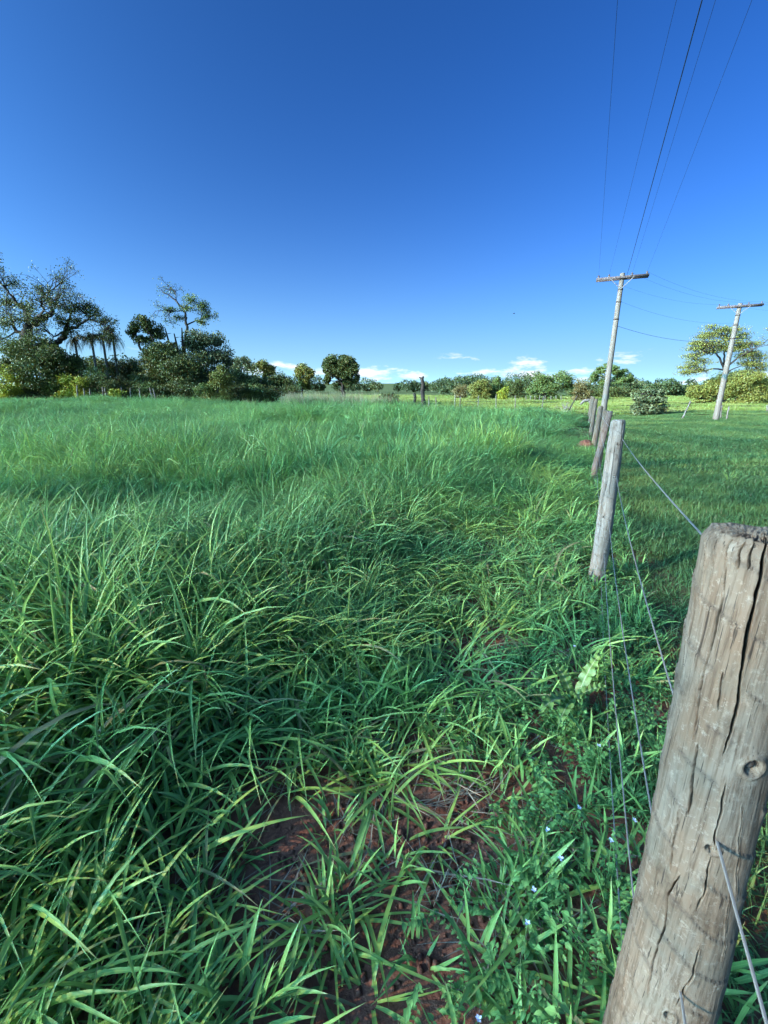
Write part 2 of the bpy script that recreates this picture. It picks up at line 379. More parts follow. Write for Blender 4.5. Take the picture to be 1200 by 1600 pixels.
# near tufts with broad arching blades
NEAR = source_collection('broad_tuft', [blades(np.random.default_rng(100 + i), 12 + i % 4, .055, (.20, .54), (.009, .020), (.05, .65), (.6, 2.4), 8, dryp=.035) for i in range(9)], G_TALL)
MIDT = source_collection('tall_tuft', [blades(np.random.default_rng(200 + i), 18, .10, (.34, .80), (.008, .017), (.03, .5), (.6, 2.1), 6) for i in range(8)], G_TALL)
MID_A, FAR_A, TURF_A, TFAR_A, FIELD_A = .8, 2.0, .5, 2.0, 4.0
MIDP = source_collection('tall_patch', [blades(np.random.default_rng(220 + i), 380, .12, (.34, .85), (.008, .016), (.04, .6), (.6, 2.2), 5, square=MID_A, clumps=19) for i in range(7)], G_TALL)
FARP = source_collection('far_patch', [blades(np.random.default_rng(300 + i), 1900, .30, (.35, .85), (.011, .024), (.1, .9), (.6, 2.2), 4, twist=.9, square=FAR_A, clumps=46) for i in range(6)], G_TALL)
TURF = source_collection('turf_patch', [blades(np.random.default_rng(400 + i), 900, .05, (.05, .15), (.004, .010), (.1, .95), (.2, 1.4), 3, outward=0, square=TURF_A) for i in range(5)], G_TURF)
TURFF = source_collection('turf_far_patch', [blades(np.random.default_rng(500 + i), 2600, .1, (.06, .16), (.010, .022), (.1, .9), (.2, 1.3), 2, outward=0, square=TFAR_A) for i in range(5)], G_TURF)
FIELD = source_collection('field_patch', [blades(np.random.default_rng(600 + i), 1500, .15, (.12, .36), (.02, .045), (.05, .8), (.2, 1.2), 2, outward=0, dryp=.12, square=FIELD_A, clumps=260) for i in range(5)], G_FIELD)
DRYT = source_collection('plume_grass', [join([blades(np.random.default_rng(700 + i), 40, .25, (.7, 1.25), (.012, .02), (.02, .35), (.1, .9), 4),
        blades(np.random.default_rng(720 + i), 12, .25, (1.0, 1.55), (.010, .022), (.0, .25), (.05, .5), 4, dryp=1),
        ]) for i in range(4)], G_DRY)
def herb(i):
    r = np.random.default_rng(800 + i); parts = []
    for k in range(7):
        az_ = r.random() * 2 * pi; ln = r.uniform(.10, .28); a = r.uniform(.2, 1.1)
        d = np.array([cos(az_) * sin(a), sin(az_) * sin(a), cos(a)])
        b0 = np.array([r.normal(0, .03), r.normal(0, .03), 0])
        st = blades(r, 1, 0, (ln, ln * 1.001), (.003, .004), (a, a + .001), (.05, .1), 2, outward=.99)
        # stem: a slim blade turned to the same heading
        V = st[0]; V0 = V.copy(); ph = az_ - math.atan2(V[-2, 1], V[-2, 0]); V0[:, 0] = V[:, 0] * cos(ph) - V[:, 1] * sin(ph) + b0[0]; V0[:, 1] = V[:, 0] * sin(ph) + V[:, 1] * cos(ph) + b0[1]
        parts.append((V0, st[1], st[2]))
        for t in np.linspace(.2, 1, 8):
            for sgn in (-1, 1):
                s_ = np.array([-sin(az_), cos(az_), 0]) * sgn
                Ln = r.uniform(.010, .030)
                parts.append(flat_leaf(r, b0 + d * ln * t, s_ + d * r.uniform(.1, .8) + r.normal(0, .2, 3), np.array([0, 0, 1.]) + r.normal(0, .25, 3), Ln, Ln * r.uniform(.45, .75)))
    return join(parts)
HERB = source_collection('small_herb', [herb(i) for i in range(6)], G_WEED)
LANCE = source_collection('lance_weed', [blades(np.random.default_rng(900 + i), 20, .07, (.08, .20), (.008, .018), (.2, 1.1), (.1, 1.0), 5, fold=.15, outward=.5, zb=.02) for i in range(5)], G_WEED)
STRAW = source_collection('straw_bits', [blades(np.random.default_rng(950 + i), 14, .10, (.06, .26), (.003, .007), (1.35, 1.62), (-.15, .1), 3, outward=0, zb=.012) for i in range(4)], G_STRAW)

def bare(x, y):     # bare red soil along the trodden strip
    s = fence_s(x, y)
    strip = np.exp(-((s + .72) / .28) ** 2) * sstep(6, 2.5, y)
    a = np.exp(-(((x - .03) / .34) ** 2 + ((y - 1.15) / .25) ** 2) ** 2)
    b = np.exp(-(((x + .22) / .20) ** 2 + ((y - 1.08) / .16) ** 2) ** 2)
    c = np.exp(-(((x - .19) / .13) ** 2 + ((y - .88) / .10) ** 2) ** 2)
    d = np.exp(-(((x - .26) / .20) ** 2 + ((y - 1.36) / .16) ** 2) ** 2)
    return np.clip(np.maximum.reduce([a, b, c, d * .9, strip * .55 * (fbm(x / .5, y / .5, 44) > .42)]), 0, 1)
def tall_h(x, y):   # height of the tall grass
    s = fence_s(x, y); r = np.hypot(x, y)
    hum = .25 + 1.1 * vn(x / 2.3, y / 1.7, 12) ** 1.4 * (.6 + .8 * vn(x / 5.5, y / 5.5, 15))
    h = .27 + .46 * sstep(-.9, -2.4, s) * hum
    h = h * (.62 + .38 * sstep(.6, 2.4, r)) + .10 * (vn(x / .7, y / .7, 14) - .5)
    m = np.exp(-(((x - .4) / 2.0) ** 2 + ((y - 8.0) / 1.2) ** 2)); h = h + .18 * m
    h = h + .16 * np.exp(-(((x + 2.3) / .7) ** 2 + ((y - 2.6) / .5) ** 2))
    h = h * (1 + .55 * sstep(6, 12, r) * (vn(x / 3.4, y / 3.4, 19) - .5))
    return np.clip(h * (1 - .22 * sstep(14, 32, r)), .15, .95) * (1 - .45 * soft_bare(x, y))
def soft_bare(x, y): return np.exp(-(((x - .02) / .55) ** 2 + ((y - 1.12) / .42) ** 2) ** 1.5)
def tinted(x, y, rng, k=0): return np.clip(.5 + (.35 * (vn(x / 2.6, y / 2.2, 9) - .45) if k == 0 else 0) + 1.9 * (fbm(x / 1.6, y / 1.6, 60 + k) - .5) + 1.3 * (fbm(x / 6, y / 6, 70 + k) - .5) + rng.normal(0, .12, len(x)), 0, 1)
def rots(rng, n, t=.12): return np.stack([rng.normal(0, t, n), rng.normal(0, t, n), rng.random(n) * 2 * pi], -1)
def put(name, coll, nvar, x, y, hs, label, cat, tint, wide=1.0, tilt=.12, dz=-.01):
    n = len(x); P = np.stack([x, y, gz(x, y) + dz], -1)
    hs = hs * rng.uniform(.8, 1.2, n); ws = (hs * .5 + .5 * np.median(hs)) * wide
    return scatter(name, coll, P, rots(rng, n, tilt), np.stack([ws, ws, hs], -1), tint, label, cat, nvar, rng, True)

# near
x, y = sample(rng, 85, (-6, 3), (.35, 5.2), lambda x, y: (fence_s(x, y) < -.12) & in_view(x, y) & (np.hypot(x, y) > .62) & (np.hypot(x, y) < 5.2))
k = rng.random(len(x)) < (1 - .93 * bare(x, y)) * np.where(fence_s(x, y) > -.55, .35, 1.0) * np.where(np.hypot(x, y) < 2.2, .60, .66) * (1 - .50 * soft_bare(x, y)); x, y = x[k], y[k]
put('foreground_grass', NEAR, 9, x, y, tall_h(x, y) / .40, 'broad arching green grass blades in the foreground pasture', 'grass', tinted(x, y, rng))
x, y = sample(rng, 34, (-9, 4), (1.6, 7), lambda x, y: (fence_s(x, y) < -1.1) & in_view(x, y) & (np.hypot(x, y) > 2.0) & (np.hypot(x, y) < 7))
k = rng.random(len(x)) < (1 - .95 * bare(x, y)); x, y = x[k], y[k]
put('tall_pasture_grass', MIDT, 8, x, y, tall_h(x, y) / .58, 'dense tall green pasture grass left of the fence', 'grass', tinted(x, y, rng))
def grid(a, xr, yr, keep, jit=.12):
    gx, gy = np.meshgrid(np.arange(xr[0], xr[1], a), np.arange(yr[0], yr[1], a)); gx = gx.ravel(); gy = gy.ravel()
    gx = gx + rng.uniform(-jit, jit, len(gx)) * a; gy = gy + rng.uniform(-jit, jit, len(gy)) * a
    k = keep(gx, gy); return gx[k], gy[k]
def put_grid(name, coll, nvar, x, y, a, hs, label, cat, tint):
    n = len(x); e = a * .4
    gx_, gy_ = (gz(x + e, y) - gz(x - e, y)) / (2 * e), (gz(x, y + e) - gz(x, y - e)) / (2 * e)
    P = np.stack([x, y, gz(x, y) - .015], -1)
    turn = rng.integers(0, 4, n) * pi / 2
    # tilt with the slope: XYZ euler applies the turn last, so tilt in the turned frame
    c_, s_ = np.cos(turn), np.sin(turn); lx, ly = gx_ * c_ + gy_ * s_, -gx_ * s_ + gy_ * c_
    R = np.stack([np.arctan(ly), -np.arctan(lx), turn], -1)
    sc = np.stack([np.full(n, 1.06), np.full(n, 1.06), hs], -1)
    return scatter(name, coll, P, R, sc, tint, label, cat, nvar, rng)
x, y = grid(MID_A, (-24, 8), (2, 17), lambda x, y: (fence_s(x, y) < -.45) & in_view(x, y, 56) & (np.hypot(x, y) >= 5.2) & (np.hypot(x, y) < 15))
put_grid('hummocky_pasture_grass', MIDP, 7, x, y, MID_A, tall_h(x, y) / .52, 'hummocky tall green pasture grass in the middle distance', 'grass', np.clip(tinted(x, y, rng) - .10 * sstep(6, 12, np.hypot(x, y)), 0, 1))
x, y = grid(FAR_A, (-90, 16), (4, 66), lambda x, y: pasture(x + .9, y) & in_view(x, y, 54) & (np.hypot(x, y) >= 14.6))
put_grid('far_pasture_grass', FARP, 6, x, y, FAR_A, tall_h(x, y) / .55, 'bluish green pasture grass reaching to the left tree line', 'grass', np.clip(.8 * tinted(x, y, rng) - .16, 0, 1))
FOUNT = source_collection('fountain_tuft', [blades(np.random.default_rng(250 + i), 70, .13, (.5, .88), (.009, .017), (.02, .75), (.8, 2.2), 7) for i in range(4)], G_TALL)
x, y = sample(rng, 2.7, (-12, 3), (1.6, 11), lambda x, y: (fence_s(x, y) < -1.35) & in_view(x, y, 54) & (np.hypot(x, y) > 2.1))
e_ = np.array([at(60, 1010, 2.25), at(190, 1040, 2.3), at(420, 900, 3.3), at(40, 830, 4.2)]); x, y = np.append(x, e_[:, 0]), np.append(y, e_[:, 1])
put('fountain_tufts', FOUNT, 4, x, y, np.clip(tall_h(x, y) / .62, .55, 1.15), 'large arching fountain shaped grass tufts in the left pasture', 'grass', np.clip(tinted(x, y, rng) + .12, 0, 1))
# right of the fence
x, y = grid(TURF_A, (.2, 14), (-.4, 11), lambda x, y: (fence_s(x, y) > .12) & in_view(x, y, 70) & (np.hypot(x, y) < 10.4))
put_grid('short_turf', TURF, 5, x, y, TURF_A, rng.uniform(.8, 1.15, len(x)), 'short grazed turf right of the fence', 'grass', tinted(x, y, rng, 3))
x, y = grid(TFAR_A, (1, 62), (3, 46), lambda x, y: (fence_s(x, y) > .5) & in_view(x, y, 54) & (np.hypot(x, y) >= 8.8) & (y < 42))
put_grid('far_turf', TURFF, 5, x, y, TFAR_A, rng.uniform(.8, 1.2, len(x)), 'short grass of the right paddock out to the utility pole', 'grass', tinted(x, y, rng, 4))
x, y = grid(FIELD_A, (-70, 140), (22, 130), lambda x, y: (((fence_s(x, y) > 0) & (y > 41)) | ((fence_s(x, y) <= 0) & (y > pasture_end(x) + 1.5))) & in_view(x, y, 50))
put_grid('open_field_grass', FIELD, 5, x, y, FIELD_A, rng.uniform(.6, 1.2, len(x)), 'sunlit yellow green grass of the open field beyond the cross fence', 'grass', tinted(x, y, rng, 5))
x, y = sample(rng, .55, (1, 34), (1, 36), lambda x, y: (fence_s(x, y) > .6) & in_view(x, y, 54) & (np.hypot(x, y) > 2.5) & (np.hypot(x, y) < 36))
k = fbm(x / 3, y / 3, 88) > .5; x, y = x[k], y[k]
put('paddock_tufts', MIDT, 8, x, y, rng.uniform(.22, .5, len(x)), 'scattered taller grass tufts standing in the right paddock', 'grass', tinted(x, y, rng, 11))
# strip along the fence
x, y = sample(rng, 125, (-.6, 8), (.2, 14), lambda x, y: (np.abs(fence_s(x, y) + .12) < .42) & in_view(x, y) & (np.hypot(x, y) > .55))
k = rng.random(len(x)) < .75 * (1 - bare(x, y)); x, y = x[k], y[k]
put('fence_strip_herbs', HERB, 6, x, y, rng.uniform(.55, 1.15, len(x)), 'small leafy weeds growing along the wire fence', 'weeds', tinted(x, y, rng, 6))
x, y = sample(rng, 42, (-1.2, 8), (.3, 12), lambda x, y: (np.abs(fence_s(x, y) + .45) < .8) & in_view(x, y) & (np.hypot(x, y) > .6))
k = rng.random(len(x)) < .9 * (1 - .9 * np.maximum(bare(x, y), .9 * soft_bare(x, y))); x, y = x[k], y[k]
put('lance_leaf_weeds', LANCE, 5, x, y, rng.uniform(.6, 1.3, len(x)), 'low weeds with lance shaped leaves beside the trodden strip', 'weeds', tinted(x, y, rng, 7))
x, y = sample(rng, 46, (-2.6, .6), (.5, 3.2), lambda x, y: (fence_s(x, y) < -.9) & in_view(x, y) & (np.hypot(x, y) > .6))
k = rng.random(len(x)) < (1 - .95 * np.maximum(bare(x, y), soft_bare(x, y))); x, y = x[k], y[k]
put('undergrowth_weeds', LANCE, 5, x, y, rng.uniform(.7, 1.5, len(x)), 'low broad leaved weeds growing under the foreground grass', 'weeds', tinted(x, y, rng, 9))
x, y = sample(rng, 20, (-1.2, 5), (.4, 6), lambda x, y: (np.abs(fence_s(x, y) + .7) < .6) & in_view(x, y))
put('straw_litter', STRAW, 4, x, y, rng.uniform(.7, 1.2, len(x)), 'dead greyish straw lying on the red soil', 'straw', tinted(x, y, rng, 8), tilt=.05, dz=.004)

# ------------------------------------------------------------------ thin trees behind the photographer; their shade lies over the near field
def leaf_quads(rng, P, size, up=.3):
    n = len(P); d = rng.normal(0, 1, (n, 3)); d[:, 2] += up; d /= np.linalg.norm(d, axis=1, keepdims=True)
    a = np.cross(d, rng.normal(0, 1, (n, 3))); a /= np.linalg.norm(a, axis=1, keepdims=True); b = np.cross(d, a)
    sz = size * rng.uniform(.6, 1.3, n)[:, None]
    V = np.stack([P - a * sz * .5, P + b * sz * .28, P + a * sz * .5, P - b * sz * .28], 1).reshape(-1, 3)
    Q = np.arange(4 * n).reshape(-1, 4)
    return V, Q
def shade_trees():
    r = np.random.default_rng(5); hx, hy = sin(radians(SUN_TO)), cos(radians(SUN_TO))
    proto = None; k = 0
    for row, q in enumerate((-30, -40)):
        for p in np.arange(-54 + 4 * row, 62, 8.0):
            if proto is None:
                n = 3600; u = r.normal(0, 1, (n, 3)); u /= np.linalg.norm(u, axis=1, keepdims=True); u *= r.random(n)[:, None] ** (1 / 3)
                P = u * (5.2, 5.2, 13.0) + (0, 0, 13.0); V, Q = leaf_quads(r, P, .30)
                A = np.stack([0 * P[:, 0], 0 * P[:, 0], r.random(n), np.zeros(n)], -1).repeat(4, 0)
                crown = mk('crown', V, Q, LEAF['mid'], attrs={'bl': ('FLOAT_COLOR', A)})
                tb = MB().tube([(0, 0, -.3), (.1, 0, 3), (0, .2, 12), (.1, .1, 23)], [.40, .32, .22, .05], 8).build('trunk', BARK)
                proto = (crown, tb)
                cs = (crown, tb)
            else:
                cs = [o.copy() for o in proto]
                for o in cs: COL.objects.link(o)
            x, y = q * hx + p * hy + r.normal(0, 1), q * hy - p * hx + r.normal(0, 1)
            t = thing('shade_tree', (x, y, float(gz(x, y))), 'thin crowned tree standing in the row behind the photographer', 'tree', 'row of trees behind the photographer')
            t.rotation_euler[2] = r.random() * 6.28; sc_ = r.uniform(.9, 1.06); t.scale = (1, 1, sc_)
            for o in cs: o.parent = t
shade_trees()

# ------------------------------------------------------------------ fence posts
def ground_hit(px, py):
    d = ray(px, py); t = .5
    for _ in range(4000):
        p = d * t
        if CAM_H + p[2] <= gz(p[0], p[1]): break
        t *= 1.004
    p = d * t; return np.array([p[0], p[1], float(gz(p[0], p[1]))])
def post_material(name, warm, grey, pale, lich):
    m, n, N, L = newmat(name); ob = N('ShaderNodeTexCoord').outputs['Object']
    streak = noise(n, mapping(n, ob, (1, 1, .04)), 150, 6, .7); hair = noise(n, mapping(n, ob, (1, 1, .02)), 260, 3, .6)
    wide = noise(n, mapping(n, ob, (1, 1, .25)), 14, 5, .6)
    mott = noise(n, ob, 75, 6, .8); blot = noise(n, ob, 7, 5, .6); stain = noise(n, mapping(n, ob, (1, 1, .5)), 22, 6, .7)
    c = mixc(n, ramp(n, wide, [(.40, (0, 0, 0)), (.60, (1, 1, 1))]), warm, grey)
    c = mixc(n, ramp(n, streak, [(.36, (.75, .75, .75)), (.52, (0, 0, 0))]), c, (warm[0] * .45, warm[1] * .42, warm[2] * .4))
    c = mixc(n, ramp(n, mott, [(.54, (0, 0, 0)), (.70, (.8, .8, .8))]), c, pale)
    c = mixc(n, ramp(n, blot, [(.52, (0, 0, 0)), (.66, (.6, .6, .6))]), c, lich)
    c = mixc(n, ramp(n, stain, [(.30, (.75, .75, .75)), (.46, (0, 0, 0))]), c, (warm[0] * .38, warm[1] * .36, warm[2] * .35))
    c = mixc(n, ramp(n, hair, [(.33, (.85, .85, .85)), (.38, (0, 0, 0))]), c, (.025, .02, .016))
    rg = attr(n, 'ring')
    c = mixc(n, math_node(n, 'MULTIPLY', rg.outputs['Fac'], ramp(n, mott, [(.3, (.9, .9, .9)), (.62, (.25, .25, .25))])), c, (.05, .04, .032))
    bmp = mixc(n, .5, streak, mott)
    finish(n, c, .92, .12, bump=bmp, bump_d=.0022, bump_s=.85); return m
POST_NEAR = post_material('weathered_post_wood', (.145, .102, .068), (.168, .140, .106), (.27, .235, .185), (.118, .112, .086))
POST_GREY = post_material('silver_post_wood', (.20, .165, .13), (.25, .23, .20), (.35, .32, .28), (.17, .155, .13))
POST_RED = post_material('reddish_post_wood', (.17, .11, .085), (.21, .165, .135), (.30, .26, .22), (.14, .12, .10))
def polydist(A, Z, pts):
    """distance and running parameter from points (A,Z) to a polyline"""
    best = np.full(A.shape, 9.0); par = np.zeros(A.shape); n = len(pts) - 1
    for i in range(n):
        p, q = pts[i], pts[i + 1]; d = q - p; l2 = d @ d + 1e-12
        t = np.clip(((A - p[0]) * d[0] + (Z - p[1]) * d[1]) / l2, 0, 1)
        ds = np.hypot(A - p[0] - t * d[0], Z - p[1] - t * d[1]); m = ds < best
        best = np.where(m, ds, best); par = np.where(m, (i + t) / n, par)
    return best, par
class Post:
    """a split round timber: axis keyed by height, radius keyed by height"""
    def __init__(s, zk, xk, yk, rk): s.zk, s.xk, s.yk, s.rk = (np.array(v, float) for v in (zk, xk, yk, rk))
    def ax(s, z): return np.stack([np.interp(z, s.zk, s.xk), np.interp(z, s.zk, s.yk)], -1)
    def r(s, z): return np.interp(z, s.zk, s.rk)
    def face(s):  # heading from the axis to the camera
        return math.atan2(-s.yk.mean(), -s.xk.mean())
    def hit(s, px, py):
        """pixel of the photograph to (arc, height) on the timber"""
        d = ray(px, py); z = .9
        for _ in range(12):
            c = s.ax(z); r = float(s.r(z)); h = d[:2] / np.linalg.norm(d[:2]); b = h @ c; k = c - b * h; q = np.linalg.norm(k)
            tt = b - math.sqrt(max(r * r - q * q, 0)); p = h * tt
            z = .5 * z + .5 * (CAM_H + d[2] * tt / np.linalg.norm(d[:2]))
        th = math.atan2(p[1] - c[1], p[0] - c[0]) - s.face(); th = (th + pi) % (2 * pi) - pi
        return np.array([th * r, z])
def build_post(root, P, nt_, nz, ztop, zbot, cracks, holes, mat, seed, rough=1.0, tilt=(0, 0)):
    nf = int(nt_ * .84); th = np.concatenate([np.linspace(-1.75, 1.75, nf, endpoint=False), np.linspace(1.75, 2 * pi - 1.75, nt_ - nf, endpoint=False)])
    th = np.where(th > pi, th - 2 * pi, th); th = np.roll(th, 0); z = np.linspace(zbot, ztop, nz)
    Z, T = np.meshgrid(z, th, indexing='ij'); R = P.r(Z); A = T * R
    dr = rough * (.007 * (fbm(T * 1.3 + 7, Z * 3.0, seed, 3) - .5) + .0009 * (fbm(A * 60, Z * 2, seed + 9, 3) - .5) + .0007 * (fbm(A * 260, Z * 12, seed + 17, 2) - .5))
    zz = Z + .45 * A + .02 * (fbm(A * 18, Z * 4, seed + 3) - .5)      # slanting ring steps left by the bark
    dr += rough * .0026 * (((zz / .085) % 1.0) ** 3 - .3) * sstep(.35, .6, vn(T * 2, Z * 9, seed + 4))
    for pts, wd, dp in cracks:
        pts = np.array(pts, float)
        jx = .0018 * (fbm(Z * 45, Z * 0 + 3, seed + 5) - .5) * 2
        ds, par = polydist(A + jx, Z, pts)
        w_ = wd * (.25 + .75 * np.sqrt(np.clip(np.minimum(par, 1 - par) * 6, 0, 1))) * (.7 + .6 * vn(Z * 60, A * 0 + wd * 900, seed + 6))
        dr -= dp * np.clip(1 - ds / (w_ + 1e-6), 0, 1) ** .6
        dr += .0016 * np.exp(-(ds / (2.2 * w_)) ** 2) * (ds > w_)
    for (a, h), rw, rh, dp in holes:
        e = np.hypot((A - a) / rw, (Z - h) / rh)
        dr -= dp * np.clip(1 - e ** 2.5, 0, 1) ** .5 ; dr += .004 * np.exp(-((e - 1.25) / .35) ** 2)
    # worn rim at the top
    rim = sstep(ztop - .022, ztop, Z); dr -= rim ** 2 * .010 * (.5 + vn(T * 3.3, Z * 0, seed + 8))
    f = P.face(); c = P.ax(Z)
    zt = Z + rim * (tilt[0] * np.cos(T) + tilt[1] * np.sin(T)) * (R / .07)
    V = np.stack([c[..., 0] + (R + dr) * np.cos(T + f), c[..., 1] + (R + dr) * np.sin(T + f), zt], -1)
    i = np.arange(nz - 1)[:, None] * nt_; j = np.arange(nt_)[None]
    Q = np.stack([i + j, i + (j + 1) % nt_, i + nt_ + (j + 1) % nt_, i + nt_ + j], -1).reshape(-1, 4)
    # end grain
    nr = 26; rings = []
    for k in range(1, nr):
        u = 1 - k / nr; rt = (R[-1] + dr[-1]) * u; X, Y = rt * np.cos(th), rt * np.sin(th)
        h = .010 * (fbm(X * 150 + 50, Y * 300 + 50, seed + 11, 3) - .5) + .006 * (fbm(X * 40 + 9, Y * 40 + 9, seed + 13, 2) - .5)
        ck = 0
        for pts, wd, dp in cracks:
            if max(p[1] for p in pts) > ztop - .03:
                a0 = max(pts, key=lambda p: p[1])[0] / P.r(ztop); dd = np.abs(X * -sin(a0) + Y * cos(a0)) + 9 * (X * cos(a0) + Y * sin(a0) < .35 * P.r(ztop))
                ck = ck + .012 * np.clip(1 - dd / (wd * 1.1), 0, 1)
        zt_ = ztop + (tilt[0] * np.cos(th) + tilt[1] * np.sin(th)) * u * (R[-1] / .07) + (h - ck) * min(1, k / 2) + .003 * (1 - u)
        rings.append(np.stack([c[-1, :, 0] + rt * np.cos(th + f), c[-1, :, 1] + rt * np.sin(th + f), zt_], -1))
    V = np.concatenate([V.reshape(-1, 3), *rings, c[-1, :1, :].mean(0, keepdims=True) @ np.eye(2, 3) + np.array([[0, 0, ztop + .003]])])
    b0 = (nz - 1) * nt_; j = np.arange(nt_)
    for k in range(nr - 1):
        a = b0 + k * nt_; Q = np.vstack([Q, np.stack([a + j, a + (j + 1) % nt_, a + nt_ + (j + 1) % nt_, a + nt_ + j], -1)])
    a = b0 + (nr - 1) * nt_; cidx = len(V) - 1
    tri = np.stack([a + j, a + (j + 1) % nt_, np.full(nt_, cidx)], -1)
    T3 = np.vstack([Q[:, [0, 1, 2]], Q[:, [0, 2, 3]], tri])
    fr_ = (zz / .085) % 1.0; ring = np.exp(-(np.minimum(fr_, 1 - fr_) / .045) ** 2) * sstep(.35, .6, vn(T * 2, Z * 9, seed + 4))
    ring = np.concatenate([ring.ravel(), np.zeros(len(V) - ring.size)])
    return V, T3, ring
def pol(az_deg, rho): return rho * sin(radians(az_deg)), rho * cos(radians(az_deg))
# nearest post
zk = [-.25, .30, .55, .806, 1.10, 1.42]; azk = [46.2, 45.8, 45.3, 44.6, 43.8, 43.0]; rho = [.735, .745, .76, .775, .787, .80]
xy = [pol(a, r) for a, r in zip(azk, rho)]
P1 = Post(zk, [p[0] for p in xy], [p[1] for p in xy], [.090, .083, .0775, .0725, .0700, .0685])
CR = [
 ([(1200, 838), (1190, 890), (1182, 927), (1168, 990), (1156, 1056), (1153, 1108), (1131, 1179)], .0028, .030),
 ([(1135, 870), (1128, 937), (1118, 980), (1107, 1021), (1094, 1079), (1084, 1160)], .0024, .018),
 ([(1090, 1165), (1081, 1219), (1073, 1277)], .0026, .018),
 ([(1060, 1268), (1052, 1316), (1046, 1358)], .0018, .012),
 ([(1134, 1227), (1123, 1280), (1115, 1322)], .0020, .014),
 ([(1112, 1340), (1100, 1398), (1089, 1424)], .0020, .014),
 ([(1060, 1369), (1042, 1403), (1038, 1453), (1021, 1495), (1010, 1558)], .0018, .012),
 ([(1094, 1482), (1084, 1521), (1055, 1574)], .0022, .014),
 ([(1103, 842), (1104, 856), (1098, 905), (1094, 960)], .0018, .014), ([(1118, 846), (1117, 870), (1108, 930)], .0018, .014),
 ([(1137, 850), (1134, 872)], .0018, .012), ([(1157, 854), (1153, 890)], .0018, .014), ([(1174, 855), (1170, 890)], .0016, .012),
 ([(981, 1503), (976, 1532), (970, 1590)], .0014, .010), ([(1030, 1345), (1022, 1400)], .0013, .009), ([(1128, 1050), (1122, 1110)], .0013, .010),
 ([(1075, 980), (1066, 1060)], .0012, .008), ([(1140, 1400), (1128, 1500)], .0012, .009), ([(1160, 1260), (1150, 1400)], .0014, .010),
]
cracks = [([P1.hit(*p) for p in pts], w_ * .85, d_ * 1.2) for pts, w_, d_ in CR]
holes = [(P1.hit(1112, 1327), .0085, .0075, .045), (P1.hit(1178, 1201), .013, .013, .022), (P1.hit(999, 1412), .0045, .009, .02), (P1.hit(1046, 1588), .008, .009, .03)]
root = thing('fence_post', (*P1.ax(0.0), 0), 'thick grey weathered fence post with long drying cracks, nearest to the camera', 'fence post', 'posts of the wire fence')
V, T3, ring = build_post(root, P1, 620, 440, 1.395, -.25, cracks, holes, None, 3, tilt=(.004, -.002))
o = mk('timber', V - np.array(root.location), T3, POST_NEAR, root, smooth=True, attrs={'ring': ('FLOAT', ring)})
ka, kz = P1.hit(1178, 1201); th_ = ka / float(P1.r(kz)) + P1.face(); cx_ = P1.ax(kz); out_ = np.array([cos(th_), sin(th_), 0]); kc = np.array([*cx_, kz]) + out_ * (float(P1.r(kz)) - .018)
MB().tube([kc + out_ * h for h in (0, .006, .011, .013)], [.0085, .0088, .0065, .002], 14).build('knot', WOOD_DARK, root, origin=np.array(root.location))
# the other posts of the line: distance along the fence, sideways, lean, height of top, radius
POSTS = [(3.02, .0, (-.02, .0), 1.355, .058, POST_GREY, 'grey split fence post with warm left face, second in the line'),
         (7.55, .03, (.13, .02), 1.20, .050, POST_RED, 'thin reddish leaning fence post just behind the second post'),
         (8.4, .10, (.02, .03), 1.17, .055, POST_NEAR, 'grey fence post close behind the reddish post'),
         (12.2, .09, (.03, .0), 1.10, .068, POST_NEAR, 'squat grey fence post right of the far cluster of posts'),
         (16.6, .05, (.02, .0), 1.18, .066, POST_NEAR, 'dark grey fence post in the middle of the far cluster of posts'),
         (21.0, .02, (.02, .0), 1.15, .066, POST_NEAR, 'pale grey fence post left of the far cluster of posts'),
         (25.4, .0, (.01, .0), 1.10, .066, POST_NEAR, 'last visible fence post at the far end of the wire fence')]
POST_AX = [P1]
for k, (d, sd, ln, top, rr, mt, lab) in enumerate(POSTS):
    b = FP + d * FD + sd * np.array([FD[1], -FD[0]]); g = float(gz(*b)); r = np.random.default_rng(40 + k)
    zk_ = [g - .25, g + .3, top]; P = Post(zk_, [b[0] - .02, b[0], b[0] + ln[0]], [b[1], b[1], b[1] + ln[1]], [rr * 1.12, rr * 1.05, rr * .92]); POST_AX.append(P)
    ck = []
    for q in range(9 if k < 2 else 5):
        a0 = r.uniform(-1.5, 1.5) * rr; z0 = r.uniform(g + .1, top); z1 = min(top, z0 + r.uniform(.2, .8)); ck.append(([(a0, z0), (a0 + r.normal(0, .006), .5 * (z0 + z1)), (a0 + r.normal(0, .01), z1)], r.uniform(.002, .0045), r.uniform(.012, .022)))
    hl = [((r.uniform(-.3, .5) * rr, zz_), .006, .008, .02) for zz_ in (1.18, .93, .60, .28) if zz_ < top - .05]
    rt = thing('fence_post', (b[0], b[1], g), lab, 'fence post', 'posts of the wire fence')
    V, T3, ring = build_post(rt, P, *((200, 200) if k == 0 else (120, 110) if k < 3 else (48, 50)), top, g - .25, ck, hl, None, 50 + k, rough=1.5, tilt=(.006, .004))
    mk('timber', V - np.array(rt.location), T3, mt, rt, smooth=True, attrs={'ring': ('FLOAT', ring)})
